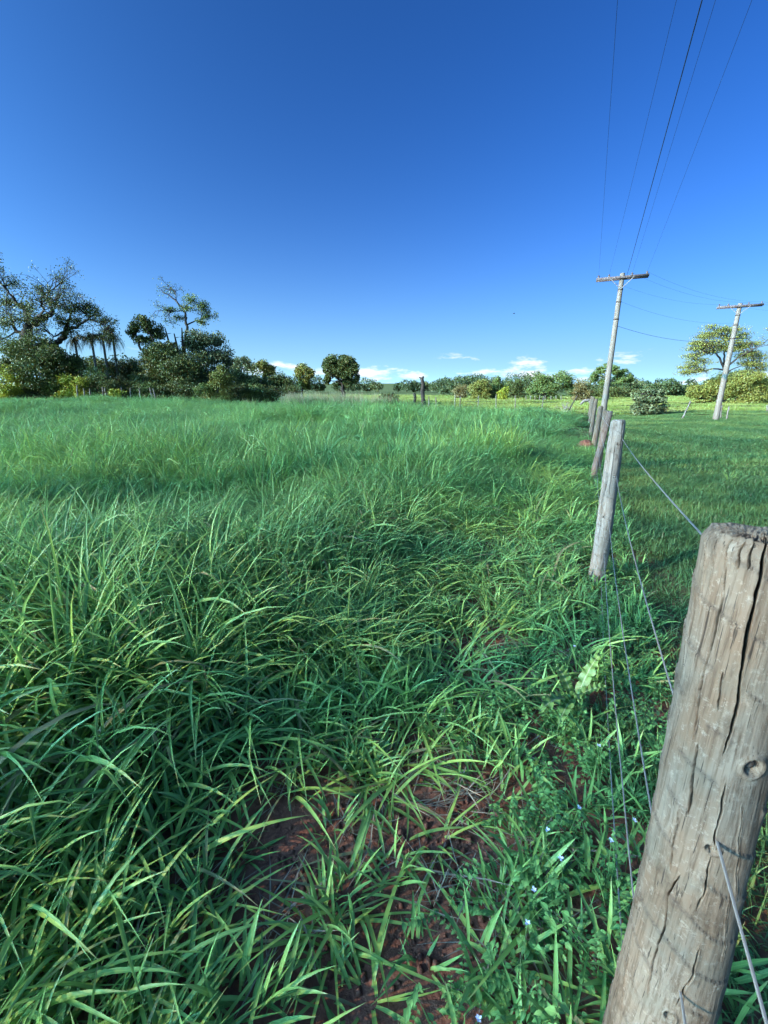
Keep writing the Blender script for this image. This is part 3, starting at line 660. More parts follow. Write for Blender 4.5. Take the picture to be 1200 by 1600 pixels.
# five wires strung through the posts
WZ = [(1.305, 1.227, 1.10), (.925, .947, .86), (.61, .573, .60), (.33, .30, .36), (.14, .12, .15)]
WL = ['top wire of the fence running from the near post to the second post', 'second wire of the fence, leaving the drilled hole of the near post', 'middle wire of the fence low beside the near post', 'fourth wire of the fence half hidden among weeds', 'lowest wire of the fence lying in the weeds']
DS = [-4.0, 0, 3.02, 7.55, 12.2, 16.6, 21.0, 25.4]
for k, (za, zb, zc) in enumerate(WZ):
    pts = []
    zs = [za - .02, za, zb, zc, zc - .12, zc - .12, zc - .12, zc - .12]
    sds = [0, 0.005, .02, .03, .09, .05, .02, 0]
    for i in range(len(DS) - 1):
        for u in np.linspace(0, 1, 9)[:-1]:
            d = DS[i] + u * (DS[i + 1] - DS[i]); sd = sds[i] + u * (sds[i + 1] - sds[i]); sag = -.05 * 4 * u * (1 - u) * (.35 if i == 0 else 1) * (1 if k else .4)
            p = FP + d * FD + sd * np.array([FD[1], -FD[0]]); pts.append((p[0], p[1], zs[i] + u * (zs[i + 1] - zs[i]) + sag))
    o = MB().tube(pts, .0022, 6).build('fence_wire', MATS['galvanised_wire']); tag(o, WL[k], 'wire', 'wires of the fence')

# ------------------------------------------------------------------ utility poles and cables
def catenary(a, b, sag, n=24):
    a, b = np.asarray(a, float), np.asarray(b, float); u = np.linspace(0, 1, n)[:, None]
    return a + (b - a) * u - np.array([0, 0, 1.]) * sag * 4 * u * (1 - u)
def pole(base, top, r0, r1, arm_az, label, armz):
    t = thing('utility_pole', base, label, 'utility pole', 'utility poles'); B = np.array(base)
    zz_ = np.linspace(base[2] - .5, top, 14); f = (zz_ - base[2]) / (top - base[2])
    MB().tube([(base[0], base[1], z) for z in zz_], r0 + (r1 - r0) * f, 20).build('shaft', CONC, t, origin=B)
    a = np.array([cos(arm_az), -sin(arm_az), 0]); e = np.array([sin(arm_az), cos(arm_az), 0]); up = np.array([0, 0, 1.]); AX = [a, e, up]
    c = np.array([base[0], base[1], armz])
    for sgn in (-1, 1):
        MB().box(c + e * sgn * (r1 + .062), 1.22, .045, .06, AX).build('crossarm', ARM, t, smooth=False, origin=B)
        MB().tube([c + a * sgn * .55 - e * (r1 + .118) - up * .03, c - up * .55 - e * (r1 + .03)], .018, 6).build('brace', MATS['galvanised_wire'], t, origin=B)
    for zb in (armz - .02, armz - .55, armz - 1.15, armz - 2.0):
        rb = r0 + (r1 - r0) * (zb - base[2]) / (top - base[2])
        MB().tube([c * (1, 1, 0) + up * (zb - .03), c * (1, 1, 0) + up * (zb + .03)], rb + .012, 16).build('band', WOOD_DARK, t, origin=B)
    pts = []
    for off in (-1.12, -.62, .45, 1.12):
        q = c + a * off + up * .06; prof = [(0, .02), (.04, .02), (.05, .055), (.08, .05), (.09, .03), (.11, .05), (.14, .045), (.16, .02)]
        MB().tube([q + up * h for h, _ in prof], [r_ for _, r_ in prof], 10).build('insulator', MATS['porcelain'], t, origin=B); pts.append(q + up * .13)
    return t, pts, a, e
p1 = at(945, 626, 25.0); b1 = (float(p1[0]), 25.0, float(gz(p1[0], 25.0))); top1 = float(at(970, 427, 25.0)[2])
t1, A1, a1, e1 = pole(b1, top1, .165, .115, FA, 'pale round utility pole with crossarm standing behind the fence posts', top1 - .22)
g2 = ground_hit(1118, 656); b2 = tuple(float(v) for v in g2); top2 = float(at(1155, 474, b2[1])[2])
t2, A2, a2, e2 = pole(b2, top2, .19, .125, radians(28), 'pale utility pole in the right paddock in front of the spreading tree', top2 - .18)
cab = MATS['black_cable']
CL = ['thin overhead cable from the left end of the near crossarm', 'thin overhead cable left of the thick one', 'thick black overhead cable rising from the near utility pole', 'thin overhead cable right of the thick one', 'faint overhead cable farthest to the right']
TOPPX = [(965, 0), (1057, 0), (1097, 0), (1118, 0), (1175, 0)]
ATT = [A1[0], A1[1], np.array([b1[0] + .25, b1[1], top1 - .05]), A1[2], A1[3]]
for k in range(5):
    d = ray(*TOPPX[k]); tq = (7.1 - CAM_H) / d[2]; q = np.array([d[0] * tq, d[1] * tq, 7.1]); a = np.asarray(ATT[k]); v = q - a
    end = a + v * (56 / np.hypot(v[0], v[1])); end[2] = a[2] + .3
    u0 = 1 - np.hypot(*(q - a)[:2]) / 56
    sag = max(.0, (a[2] + .3 * (1 - u0) - 7.1) / (4 * u0 * (1 - u0)))
    tag(MB().tube(catenary(a, end, sag, 40), (.009 if k == 2 else .0030), 6).build('power_cable', cab), CL[k], 'cable', 'cables overhead')
for k, (i, lab) in enumerate(((0, 'slack cable from the near crossarm left end to the right pole'), (2, 'slack cable from the middle of the near crossarm to the right pole'), (3, 'slack cable from the near crossarm right end to the right pole'))):
    tag(MB().tube(catenary(A1[i], A2[i], .35), .003, 6).build('power_cable', cab), lab, 'cable', 'cables between the poles')
for z1_, z2_, lab, rr in ((top1 - 1.35, top2 - 1.2, 'upper sagging cable strapped to the shafts of the two poles', .0035), (top1 - 2.55, top2 - 2.3, 'lower sagging telephone cable strapped to the shafts of both poles', .008)):
    tag(MB().tube(catenary((b1[0] + .13, b1[1], z1_), (b2[0] - .15, b2[1], z2_), .35), rr, 6).build('power_cable', cab), lab, 'cable', 'cables between the poles')
for k, lab in ((0, 'cable leaving the right pole from the left end of its crossarm'), (2, 'cable leaving the right pole from the middle of its crossarm'), (3, 'cable leaving the right pole from the right end of its crossarm')):
    tag(MB().tube(catenary(A2[k], A2[k] + np.array([52., 9, .2]), 1.0), .0032, 6).build('power_cable', cab), lab, 'cable', 'cables beyond the right pole')

# ------------------------------------------------------------------ trees
def pxs(pts, Y): return [at(p[0], p[1], Y) for p in pts]
def twigs(mb, r, p, d, ln, rad, depth, tips, spread=.6):
    if depth == 0 or rad < .006: tips.append(p); return
    q = [p]; dd = d / np.linalg.norm(d)
    for _ in range(3):
        dd = dd + r.normal(0, .16, 3); dd /= np.linalg.norm(dd); q.append(q[-1] + dd * ln / 3)
    mb.tube(q, np.linspace(rad, rad * .62, 4), 5, cap=False)
    for _ in range(r.integers(2, 4)):
        nd = dd + r.normal(0, spread, 3); nd /= np.linalg.norm(nd); twigs(mb, r, q[-1] if r.random() < .7 else q[2], nd, ln * r.uniform(.55, .85), rad * .58, depth - 1, tips, spread)
SEED = [1000]
def tree(name, label, Y, lobes, limbs, leaf='dark', size=.24, n=6000, sub=9, sig=.30, bark=None, cat='tree', group=None, base=None, twig=0, tw_len=1.6, flat=1.0, hollow=.0, trunk_r=None):
    """lobes and limbs are given where the photo shows them and set at depth Y; the crown gets the same depth as width"""
    size *= .88; sig *= 1.3; SEED[0] += 1; r = np.random.default_rng(SEED[0]); bark = bark or BARK
    bx = base[0] if base else (limbs[0][0][0][0] if limbs else lobes[0][0])
    bp = at(bx, 612, Y); B = np.array([bp[0], Y, float(gz(bp[0], Y))])
    t = thing(name, B, label, cat, group)
    sc = Y / 670 * 1.03
    mb = MB(); ends = []
    if limbs:
        for li, (pts, r0, r1) in enumerate(limbs):
            W = np.array(pxs(pts, Y)); off = r.normal(0, .8) if li else 0
            W[:, 1] += np.linspace(0, off * min(2, .04 * len(pts) * Y), len(W)) if li else 0
            if li == 0: W = np.vstack([[B[0], B[1], B[2] - .4], W])
            u = np.linspace(0, 1, 4 * len(W)); s0 = np.linspace(0, 1, len(W)); C = np.stack([np.interp(u, s0, W[:, k]) for k in range(3)], -1)
            C[2:-1] += r.normal(0, .25 * r0, (len(C) - 3, 3)); mb.tube(C, np.linspace(r0, r1, len(C)), 8); ends.append(C)
    else:
        top = np.array(at(lobes[0][0], lobes[0][1], Y)); rr = trunk_r or max(.06, .035 * (top[2] - B[2]))
        C = np.array([B - (0, 0, .4), B + (top - B) * .35 + r.normal(0, .1, 3), top]); mb.tube(C, [rr, rr * .8, rr * .3], 8); ends.append(C)
        gpy = HOR + (CAM_H - B[2]) * 670 / Y * 1.04; low = max(l[1] for l in lobes)
        lobes = list(lobes) + [(l[0] + r.normal(0, 1), gpy - (gpy - l[1] - l[3]) * .35 - 1, l[2] * .95, max(2.5, (gpy - l[1] - l[3]) * .55)) for l in lobes if l[1] > low - 9 and gpy - l[1] - l[3] > 2]
    allp = np.vstack(ends)
    P, wt = [], np.array([l[2] * l[3] for l in lobes], float); wt /= wt.sum()
    for l, wgt in zip(lobes, wt):
        c = np.array(at(l[0], l[1], Y)); rx, rz = l[2] * sc, l[3] * sc
        c[1] += r.uniform(-.4, .4) * rx
        nl = max(20, int(n * wgt * 3.2)); ns = max(4, int(sub * (1 + wgt * 3)))
        u = r.normal(0, 1, (ns, 3)); u /= np.linalg.norm(u, axis=1, keepdims=True); u *= (hollow + (1 - hollow) * r.random(ns)[:, None]) ** .5
        sc_ = c + u * (rx * .82, rx * .82, rz * .82)
        near = allp[np.argmin(np.linalg.norm(allp - c, axis=1))]
        if np.linalg.norm(near - c) > .3: mb.tube([near, .5 * (near + c) + r.normal(0, .15, 3), c], [.09, .06, .035], 5, cap=False)
        for k in range(min(ns, 7)): mb.tube([c, .5 * (c + sc_[k]) + r.normal(0, .1, 3), sc_[k]], [.035, .025, .012], 4, cap=False)
        sel = r.integers(0, ns, nl); q = r.normal(0, 1, (nl, 3)); q /= np.linalg.norm(q, axis=1, keepdims=True) + 1e-9; q *= r.random(nl)[:, None] ** .45
        P.append(sc_[sel] + q * sig * 1.6 * np.array([rx, rx, rz * flat]) * r.uniform(.6, 1.2, ns)[sel][:, None])
    tips = []
    for C in ends[1:] if len(ends) > 1 else ends:
        if twig:
            for k in range(twig):
                i = r.integers(len(C) // 2, len(C)); d = C[i] - C[max(0, i - 2)]; twigs(mb, r, C[i], d + r.normal(0, .5, 3) * np.linalg.norm(d), tw_len * r.uniform(.6, 1.1), .05, 4, tips)
    mb.build('trunk', bark, t, origin=B)
    P = np.vstack(P) if P else np.zeros((0, 3))
    if len(tips) and n > 0:
        tp = np.array(tips); sel = r.random(len(tp)) < .35; tp = tp[sel]
        P = np.vstack([P, (tp[:, None] + r.normal(0, .22, (len(tp), 5, 3))).reshape(-1, 3)])
    P = P[P[:, 2] > gz(P[:, 0], P[:, 1]) + .05]
    P = P[r.random(len(P)) < 1]
    V, Q = leaf_quads(r, P, size)
    shade = np.clip(.5 + r.normal(0, .22, len(P)), 0, 1)
    mk('crown', V - B, Q, LEAF[leaf], t, attrs={'bl': ('FLOAT_COLOR', np.stack([0 * shade, 0 * shade, shade, 0 * shade], -1).repeat(4, 0))})
    return t
# left group
tree('gnarled_tree', 'large gnarled tree with thick bare limbs and thin dark foliage at the far left', 50,
     [(8, 470, 12, 10), (20, 440, 10, 9), (62, 455, 12, 10), (45, 480, 16, 10), (30, 500, 18, 10), (8, 505, 14, 12), (72, 470, 12, 10), (60, 500, 14, 9), (85, 470, 9, 10), (10, 530, 16, 12), (60, 520, 14, 8)],
     [([(40, 575), (42, 520), (46, 508)], .55, .42), ([(46, 508), (55, 498), (62, 487), (63, 468), (58, 448)], .38, .10), ([(46, 510), (37, 490), (28, 478), (17, 472), (0, 467), (-14, 462)], .34, .10),
      ([(28, 478), (24, 466), (13, 450), (4, 432)], .16, .04), ([(57, 497), (72, 493), (82, 488), (84, 472)], .16, .05), ([(40, 525), (20, 515), (12, 498), (4, 488)], .22, .06), ([(62, 468), (70, 455), (78, 448)], .1, .03)],
     'dark', .20, 1700, 16, .40, twig=9, tw_len=1.4)
tree('gnarled_tree', 'smaller gnarled tree with an arching crown above the left palms', 52,
     [(103, 483, 10, 7), (122, 482, 12, 9), (135, 480, 12, 8), (100, 505, 10, 8), (118, 503, 12, 7), (148, 490, 12, 8), (160, 500, 14, 7), (172, 516, 10, 10), (90, 498, 8, 7), (112, 520, 12, 8)],
     [([(82, 590), (84, 545), (88, 535), (99, 527), (103, 515)], .36, .26), ([(103, 515), (102, 500), (104, 485)], .2, .05), ([(104, 514), (120, 511), (133, 504), (143, 497), (138, 489)], .2, .05), ([(140, 499), (160, 505), (176, 514)], .12, .03), ([(103, 516), (95, 528), (92, 518)], .1, .04)],
     'dark', .20, 1500, 14, .40, twig=8, tw_len=1.2)
tree('dense_tree', 'broad dark tree mass under the gnarled limbs at the far left', 48.5,
     [(50, 548, 30, 20), (85, 555, 28, 20), (20, 555, 22, 18), (105, 570, 22, 18), (60, 575, 34, 20), (15, 580, 20, 18), (100, 590, 22, 14), (40, 600, 40, 14), (95, 606, 30, 10)], [], 'dark', .28, 9500, 10, .30)
for i, (cx, cy, bx, by, lab) in enumerate([(116, 528, 124, 600, 'leaning slender palm with rusty dead fronds, leftmost of the four palms'), (142, 524, 150, 598, 'slender palm with drooping fronds, second of the four palms'), (160, 524, 167, 602, 'slender palm with shaggy hanging fronds, third of the four palms'), (176, 524, 182, 604, 'slender palm leaning left, rightmost of the four palms')]):
    r = np.random.default_rng(60 + i); Y = 53.0 + .5 * i; c = at(cx, cy, Y); b = at(bx, by, Y); B = np.array([b[0], Y, float(gz(b[0], Y))])
    t = thing('palm_tree', B, lab, 'palm tree', 'palms by the left tree line')
    MB().tube([B - (0, 0, .3), B + (c - B) * .5 + (.1, 0, 0), c], [.17, .14, .12], 8).build('trunk', BARK_PALE, t, origin=B)
    mb = MB(); Vs, As = [], []
    for k in range(22):
        a = r.random() * 2 * pi; e0 = r.uniform(-1.1, 1.45); ln = r.uniform(1.2, 2.0); p = c.copy(); dd = np.array([cos(a) * cos(e0), sin(a) * cos(e0), sin(e0)]); q = [p]
        for s_ in range(6): dd = dd - (0, 0, .42); dd /= np.linalg.norm(dd); q.append(q[-1] + dd * ln / 6)
        mb.tube(q, np.linspace(.025, .008, 7), 4, cap=False)
        side = np.array([-sin(a), cos(a), 0])
        for s_ in range(1, 7):
            for w_ in (-1, 1):
                for f_ in (0, .5):
                    b0 = q[s_ - 1] + (q[s_] - q[s_ - 1]) * f_; tip = b0 + side * w_ * .22 + (q[s_] - q[s_ - 1]) * .5 - (0, 0, .42 * r.uniform(.5, 1.6)); m_ = .5 * (b0 + tip)
                    Vs.append([b0, m_ + (0, 0, .05) + (q[s_] - q[s_ - 1]) * .12, tip, m_ - (q[s_] - q[s_ - 1]) * .12])
    mb.build('frond_ribs', BARK, t, origin=B)
    V = np.array(Vs).reshape(-1, 3); sh = np.clip(.4 + r.normal(0, .25, len(Vs)), 0, 1)
    mk('crown', V - B, np.arange(len(V)).reshape(-1, 4), LEAF['brown' if i == 0 else 'grey'], t, attrs={'bl': ('FLOAT_COLOR', np.stack([0 * sh, 0 * sh, sh, 0 * sh], -1).repeat(4, 0))})
G = 'shrubs along the left tree line'
for px_, py_, rx, ry, lf, Y, lab in [(22, 583, 15, 13, 'yellow', 47, 'bright yellow green shrub at the far left edge'), (12, 606, 14, 6, 'yellow', 46, 'low yellow green weeds clump at the lower far left'), (58, 601, 18, 12, 'dark', 47.5, 'dark green shrub between the yellow shrubs'),
        (84, 600, 14, 11, 'mid', 47.5, 'mid green shrub right of the dark one'), (108, 592, 13, 8, 'yellow', 47, 'bright yellow shrub under the leftmost palm'), (126, 595, 9, 9, 'yellow', 46.5, 'small yellow shrub beside a fence post'),
        (150, 588, 17, 14, 'mid', 48, 'green rounded shrub under the two middle palms'), (168, 602, 14, 10, 'dark', 47, 'dark low shrub under the rightmost palms'), (188, 592, 7, 8, 'brown', 49, 'small russet shrub right of the palms'), (182, 613, 9, 5, 'yellow', 45, 'low yellow green tuft in front of the fence posts')]:
    tree('shrub', lab, Y, [(px_, py_, rx, ry), (px_ - rx * .5, py_ + ry * .5, rx * .7, ry * .6), (px_ + rx * .5, py_ + ry * .45, rx * .7, ry * .6)], [], lf, .20, 1500, 8, .34, cat='shrub', group=G)
tree('dense_tree', 'low dark tree behind the palms', 56, [(150, 600, 40, 14), (200, 610, 40, 8), (150, 572, 24, 14), (185, 578, 26, 16), (210, 572, 16, 14), (130, 585, 22, 16), (200, 598, 30, 16)], [], 'dark', .30, 8000, 10, .32)
tree('dense_tree', 'dark dense tree with a bright leaning upper crown left of the bare tall tree', 52,
     [(226, 504, 15, 12), (210, 518, 11, 12), (238, 518, 16, 13), (222, 530, 14, 9), (255, 548, 24, 20), (245, 575, 28, 26), (278, 570, 30, 26), (240, 596, 30, 16), (285, 596, 34, 16), (262, 555, 22, 18), (262, 608, 48, 8), (230, 604, 18, 9), (312, 606, 26, 8)],
     [([(262, 590), (256, 570), (240, 556), (218, 543), (214, 525)], .30, .10), ([(240, 556), (245, 535), (232, 512)], .16, .05)], 'dark', .27, 11000, 11, .27)
tree('tall_bare_tree', 'tall thin tree with a leaning half bare crown above the dark trees', 55,
     [(302, 470, 11, 7), (318, 480, 8, 9), (322, 492, 6, 7), (270, 485, 9, 4.5), (281, 497, 8, 5), (314, 504, 8, 5), (295, 482, 12, 5)],
     [([(286, 575), (289, 535), (292, 515), (291, 495), (286, 482), (275, 471), (264, 462), (252, 452)], .22, .05), ([(291, 508), (299, 501), (312, 494), (320, 488)], .09, .03), ([(275, 471), (270, 460), (262, 448)], .06, .02), ([(287, 485), (276, 487), (268, 487)], .05, .02)],
     'mid', .19, 1000, 12, .42, twig=6, tw_len=.85)
for pts, lab in [([(268, 552), (264, 535), (258, 513)], 'grey broken snag with a side stub, left of three'), ([(278, 552), (276, 538), (272, 521)], 'thin grey broken snag, middle of three'), ([(286, 548), (285, 530), (284, 512)], 'upright grey snag under the tall thin tree')]:
    Y = 53.6; W = pxs(pts, Y); B = np.array([W[0][0], Y, float(gz(W[0][0], Y))]); t = thing('dead_snag', B, lab, 'dead tree', 'snags above the dark trees')
    MB().tube([B - (0, 0, .3)] + W, [.20, .15, .12, .06], 8).build('trunk', BARK, t, origin=B)
    MB().tube([W[1] + (W[2] - W[1]) * .6, W[1] + (W[2] - W[1]) * .6 + (.55, 0, .1)], [.05, .02], 6).build('branch_stub', BARK_PALE, t, origin=B)
tree('dense_tree', 'rounded tree with pale greyish leaves right of the snags', 55, [(315, 530, 20, 13), (335, 538, 18, 15), (345, 560, 18, 16), (318, 555, 22, 18), (355, 566, 10, 10), (300, 540, 14, 12), (330, 585, 30, 18)], [], 'grey', .26, 6200, 10, .28)
tree('dense_tree', 'dark tree foliage filling the gap right of the snags', 51, [(305, 580, 22, 22), (300, 600, 26, 12), (320, 602, 20, 10)], [], 'dark', .27, 4200, 10, .30)
for px_, py_, rx, ry, lf, Y, lab in [(205, 604, 16, 10, 'dark', 49, 'dark shrub just right of the russet shrub'), (228, 606, 14, 9, 'mid', 48, 'low mid green shrub under the leaning crown'), (258, 607, 18, 8, 'dark', 48.5, 'low dark shrub at the foot of the left snag'),
        (290, 607, 18, 8, 'dark', 48, 'low dark shrub at the foot of the tall thin tree'), (318, 607, 12, 8, 'mid', 47, 'low green shrub left of the golden shrub'), (372, 607, 16, 8, 'dark', 49, 'low dark shrub right of the golden shrub'), (398, 608, 16, 7, 'mid', 50, 'low mid green shrub under the palm topped tree'),
        (425, 609, 16, 6, 'dark', 51, 'low dark shrub left of the lone yellowish tree'), (455, 609, 14, 6, 'dark', 53, 'small dark shrub under the lone yellowish tree'), (606, 622, 12, 7, 'dark', 30, 'dark leafy bush at the right end of the plume grass')]:
    tree('shrub', lab, Y, [(px_, py_, rx, ry), (px_ - rx * .6, py_ + ry * .4, rx * .7, ry * .6), (px_ + rx * .6, py_ + ry * .35, rx * .7, ry * .6)], [], lf, .20, 1300, 8, .36, cat='shrub', group=G)
tree('shrub', 'sunlit golden green shrub in front of the pale round tree', 47, [(340, 588, 15, 11), (352, 596, 13, 10), (335, 602, 15, 8), (348, 578, 9, 7)], [], 'olive', .20, 3000, 9, .32, cat='shrub')
tree('dense_tree', 'dark low tree right of the golden shrub', 54, [(372, 590, 14, 12), (388, 596, 18, 12), (365, 603, 16, 10)], [], 'dark', .26, 3000, 10, .30)
tree('dense_tree', 'palm topped pale tree behind the dark low trees', 66, [(372, 567, 10, 8), (384, 566, 8, 7), (392, 575, 8, 8), (365, 578, 10, 10)], [([(378, 600), (378, 570)], .14, .06), ([(378, 585), (386, 568)], .08, .04)], 'grey', .25, 1700, 8, .30)
tree('round_tree', 'small sunlit tree with round crown left of the cloud bank', 62, [(413, 572, 10, 9), (406, 570, 7, 6), (424, 578, 8, 8), (416, 586, 8, 7)], [([(411, 605), (412, 588), (412, 575)], .16, .07)], 'olive', .24, 1900, 9, .28)
tree('dense_tree', 'dark spreading low tree under the small sunlit tree', 56, [(405, 598, 18, 11), (420, 598, 18, 12), (440, 592, 16, 11), (452, 600, 14, 10), (430, 604, 20, 8)], [], 'dark', .26, 4200, 10, .30)
tree('round_tree', 'open yellowish tree standing alone left of the dark round tree', 70, [(474, 577, 13, 9), (466, 585, 9, 9), (484, 586, 9, 10), (474, 597, 10, 8), (482, 604, 8, 5)], [([(472, 612), (473, 598), (474, 582)], .22, .08), ([(473, 598), (482, 588)], .1, .04), ([(473, 596), (466, 586)], .1, .04)], 'olive', .27, 2300, 9, .26)
tree('round_tree', 'big dark round tree standing alone left of centre', 58, [(531, 567, 22, 11), (513, 577, 11, 13), (549, 577, 12, 14), (531, 583, 15, 10), (511, 595, 6, 8), (545, 597, 10, 9), (526, 600, 6, 5), (557, 592, 5, 8), (519, 566, 10, 8), (542, 566, 10, 8)],
     [([(536, 615), (535, 598), (533, 580)], .30, .14), ([(535, 598), (548, 582)], .14, .05), ([(535, 597), (516, 580)], .14, .05)], 'dark', .25, 9000, 12, .26)
# right group
RG = 'trees beyond the open field'
for nm, lab, Y, lb, lf, n_ in [
    ('round_tree', 'low russet tree, leftmost of the trees beyond the cross fence', 95, [(722, 607, 10, 6), (716, 611, 8, 5)], 'brown', 1100),
    ('round_tree', 'broad yellow olive tree beyond the cross fence', 90, [(750, 603, 12, 9), (742, 609, 10, 7), (760, 609, 9, 7)], 'olive', 2400),
    ('round_tree', 'mid green tree between the olive tree and the dark thicket', 92, [(778, 599, 9, 9), (771, 608, 9, 7), (786, 607, 9, 8)], 'mid', 1900),
    ('dense_tree', 'dark thicket of trees behind the cross fence', 98, [(800, 604, 12, 9), (815, 604, 10, 10), (808, 611, 14, 7)], 'dark', 2400),
    ('shrub', 'sunlit green shrub in front of the dark thicket', 84, [(790, 610, 6, 6), (783, 613, 6, 4)], 'yellow', 700),
    ('round_tree', 'large rounded sunlit tree left of the fence posts', 85, [(852, 596, 15, 11), (876, 590, 15, 9), (885, 601, 10, 12), (862, 606, 18, 10), (840, 606, 12, 10), (832, 612, 9, 5)], 'mid', 5200),
    ('dense_tree', 'dark gap filling trees between the rounded tree and the pole', 96, [(898, 610, 14, 9), (930, 612, 16, 8), (955, 612, 18, 8), (985, 614, 16, 7)], 'dark', 3200),
    ('round_tree', 'small russet tree left of the near utility pole', 78, [(908, 604, 11, 9), (902, 612, 8, 6), (918, 611, 8, 6)], 'brown', 1800),
    ('shrub', 'pale grey green bush with dry reddish base right of the near pole', 38, [(1010, 614, 14, 5), (1028, 615, 12, 5), (1000, 621, 12, 5), (1016, 623, 18, 5), (1034, 624, 10, 5)], 'grey', 2600),
    ('dense_tree', 'far row of mixed green trees right of the grey bush', 110, [(1045, 612, 12, 7), (1062, 614, 12, 7), (1075, 612, 10, 8), (1052, 617, 16, 5)], 'dark', 2600),
    ('dense_tree', 'sunlit yellow olive tree left of the right utility pole', 62, [(1098, 607, 16, 11), (1112, 612, 16, 10), (1088, 616, 10, 8), (1120, 600, 14, 9)], 'olive', 4200),
    ('dense_tree', 'large sunlit olive green tree right of the right utility pole', 58, [(1160, 596, 22, 14), (1185, 602, 18, 14), (1148, 612, 16, 13), (1172, 618, 22, 12), (1196, 618, 14, 12), (1140, 600, 12, 10)], 'olive', 7800)]:
    tree(nm, lab, Y, lb, [], lf, .30 if Y > 70 else .24, n_, 9, .30, cat='shrub' if nm == 'shrub' else 'tree', group=RG)
tree('round_tree', 'tall open crowned tree rising behind the near utility pole', 88, [(936, 580, 10, 7), (930, 590, 8, 8), (950, 574, 10, 6), (962, 578, 10, 7), (974, 582, 10, 7), (984, 590, 8, 7), (968, 594, 12, 6), (942, 598, 10, 6)],
     [([(950, 620), (950, 600), (948, 588)], .24, .12), ([(950, 600), (962, 590), (972, 584)], .12, .05), ([(949, 594), (938, 584)], .1, .05)], 'mid', .28, 3600, 9, .26, group=RG)
tree('spreading_tree', 'wide feathery umbrella tree behind the right utility pole', 62,
     [(1131 + 60 * f_ * sin(a_), 600 - 86 * f_ * cos(a_) ** .8, 9 + 4 * h_, 3.0 + 1.6 * h_) for a_, f_, h_ in zip(np.linspace(-1.42, 1.42, 60), np.tile([1.0, .82, .93, .66, .97, .75], 10) + np.random.default_rng(4).normal(0, .03, 60), np.random.default_rng(5).random(60))],
     [([(1134, 612), (1133, 590), (1131, 572)], .30, .2), ([(1131, 574), (1120, 560), (1108, 548), (1100, 542)], .15, .04), ([(1132, 575), (1146, 560), (1162, 548), (1172, 540)], .15, .04), ([(1131, 572), (1134, 550), (1138, 528)], .14, .04), ([(1131, 578), (1112, 576), (1095, 580)], .12, .04), ([(1133, 582), (1150, 574), (1170, 568)], .1, .03)],
     'olive', .19, 6400, 7, .55, flat=.9, twig=4, tw_len=1.2)
# woodland too far to tell its trees apart
def woodland(name, label, x0, x1, Y, zlo, zhi, n, leaf, size, seed, step=5.0):
    r = np.random.default_rng(seed); nc = int((x1 - x0) / step * 2.2)
    cx = r.uniform(x0, x1, nc); cy = Y + r.uniform(0, 12, nc); ch = r.uniform(zlo, zhi, nc) * (.7 + .6 * vn(cx / 22, cx * 0, seed)); cr = ch * r.uniform(.45, .75, nc)
    sel = r.integers(0, nc, n); u = r.normal(0, 1, (n, 3)); u /= np.linalg.norm(u, axis=1, keepdims=True); u *= (.55 + .45 * r.random(n)[:, None])
    u += .16 * np.sin(u[:, [1, 2, 0]] * 7 + sel[:, None])
    P = np.stack([cx[sel] + u[:, 0] * cr[sel], cy[sel] + u[:, 1] * cr[sel], ch[sel] * (.55 + .45 * u[:, 2])], -1); P[:, 2] += gz(P[:, 0], P[:, 1])
    V, Q = leaf_quads(r, P, size)
    sh = np.clip(r.uniform(.1, .8, nc)[sel] + r.normal(0, .15, n), 0, 1)
    tag(mk(name, V, Q, LEAF[leaf], attrs={'bl': ('FLOAT_COLOR', np.stack([0 * sh, 0 * sh, sh, 0 * sh], -1).repeat(4, 0))}), label, 'woodland', kind='stuff')
woodland('far_woodland', 'dark understorey wood behind the left trees', -75, -13, 58, 2.5, 5.5, 26000, 'dark', .34, 11, 3.0)
woodland('tree_belt', 'belt of mixed trees closing the open field on the right', 16, 105, 108, 3.0, 6.6, 52000, 'mix', .44, 13, 6.0)
woodland('distant_woodland', 'thin line of distant woodland along the horizon', -60, 330, 190, 3.2, 7.0, 76000, 'mix', .66, 12, 9.0)

# ------------------------------------------------------------------ small posts in the distance
ORD = ['first', 'second', 'third', 'fourth', 'fifth', 'sixth', 'seventh', 'eighth', 'ninth', 'tenth', 'eleventh', 'twelfth', 'thirteenth', 'fourteenth']
def stick(px_b, py_b, px_t, py_t, Y, rr, mat, label, group, name='fence_post', cat='fence post'):
    b, tp = at(px_b, py_b, Y), at(px_t, py_t, Y); g = float(gz(b[0], Y)); B = np.array([b[0], Y, g]); r = np.random.default_rng(int(px_b))
    low = b + (b - tp) * 1.0; k = (g - .2 - tp[2]) / (b[2] - tp[2]) if abs(b[2] - tp[2]) > .05 else 1; low = tp + (b - tp) * max(k, 1)
    pts = np.linspace(low, tp, 7) + np.vstack([np.zeros(3), r.normal(0, rr * .25, (6, 3))])
    o = MB().tube(pts, np.linspace(rr * 1.1, rr * .85, 7) * r.uniform(.9, 1.1, 7), 8).build(name, mat, origin=B); o.location = tuple(B)
    return tag(o, label, cat, group)
for k, (xb, yb, xt, yt) in enumerate([(121, 616, 121, 602), (132, 617, 131, 607), (141, 616, 140, 607), (161, 618, 160, 604), (166, 619, 164, 606), (191, 615, 190, 606), (204, 616, 203, 606), (219, 618, 218, 607), (237, 618, 234, 606), (242, 619, 239, 607)]):
    stick(xb, yb, xt, yt, 45.0, .07, WOOD_GREY, f'{ORD[k]} short pale post from the left along the left tree line', 'posts along the left tree line')
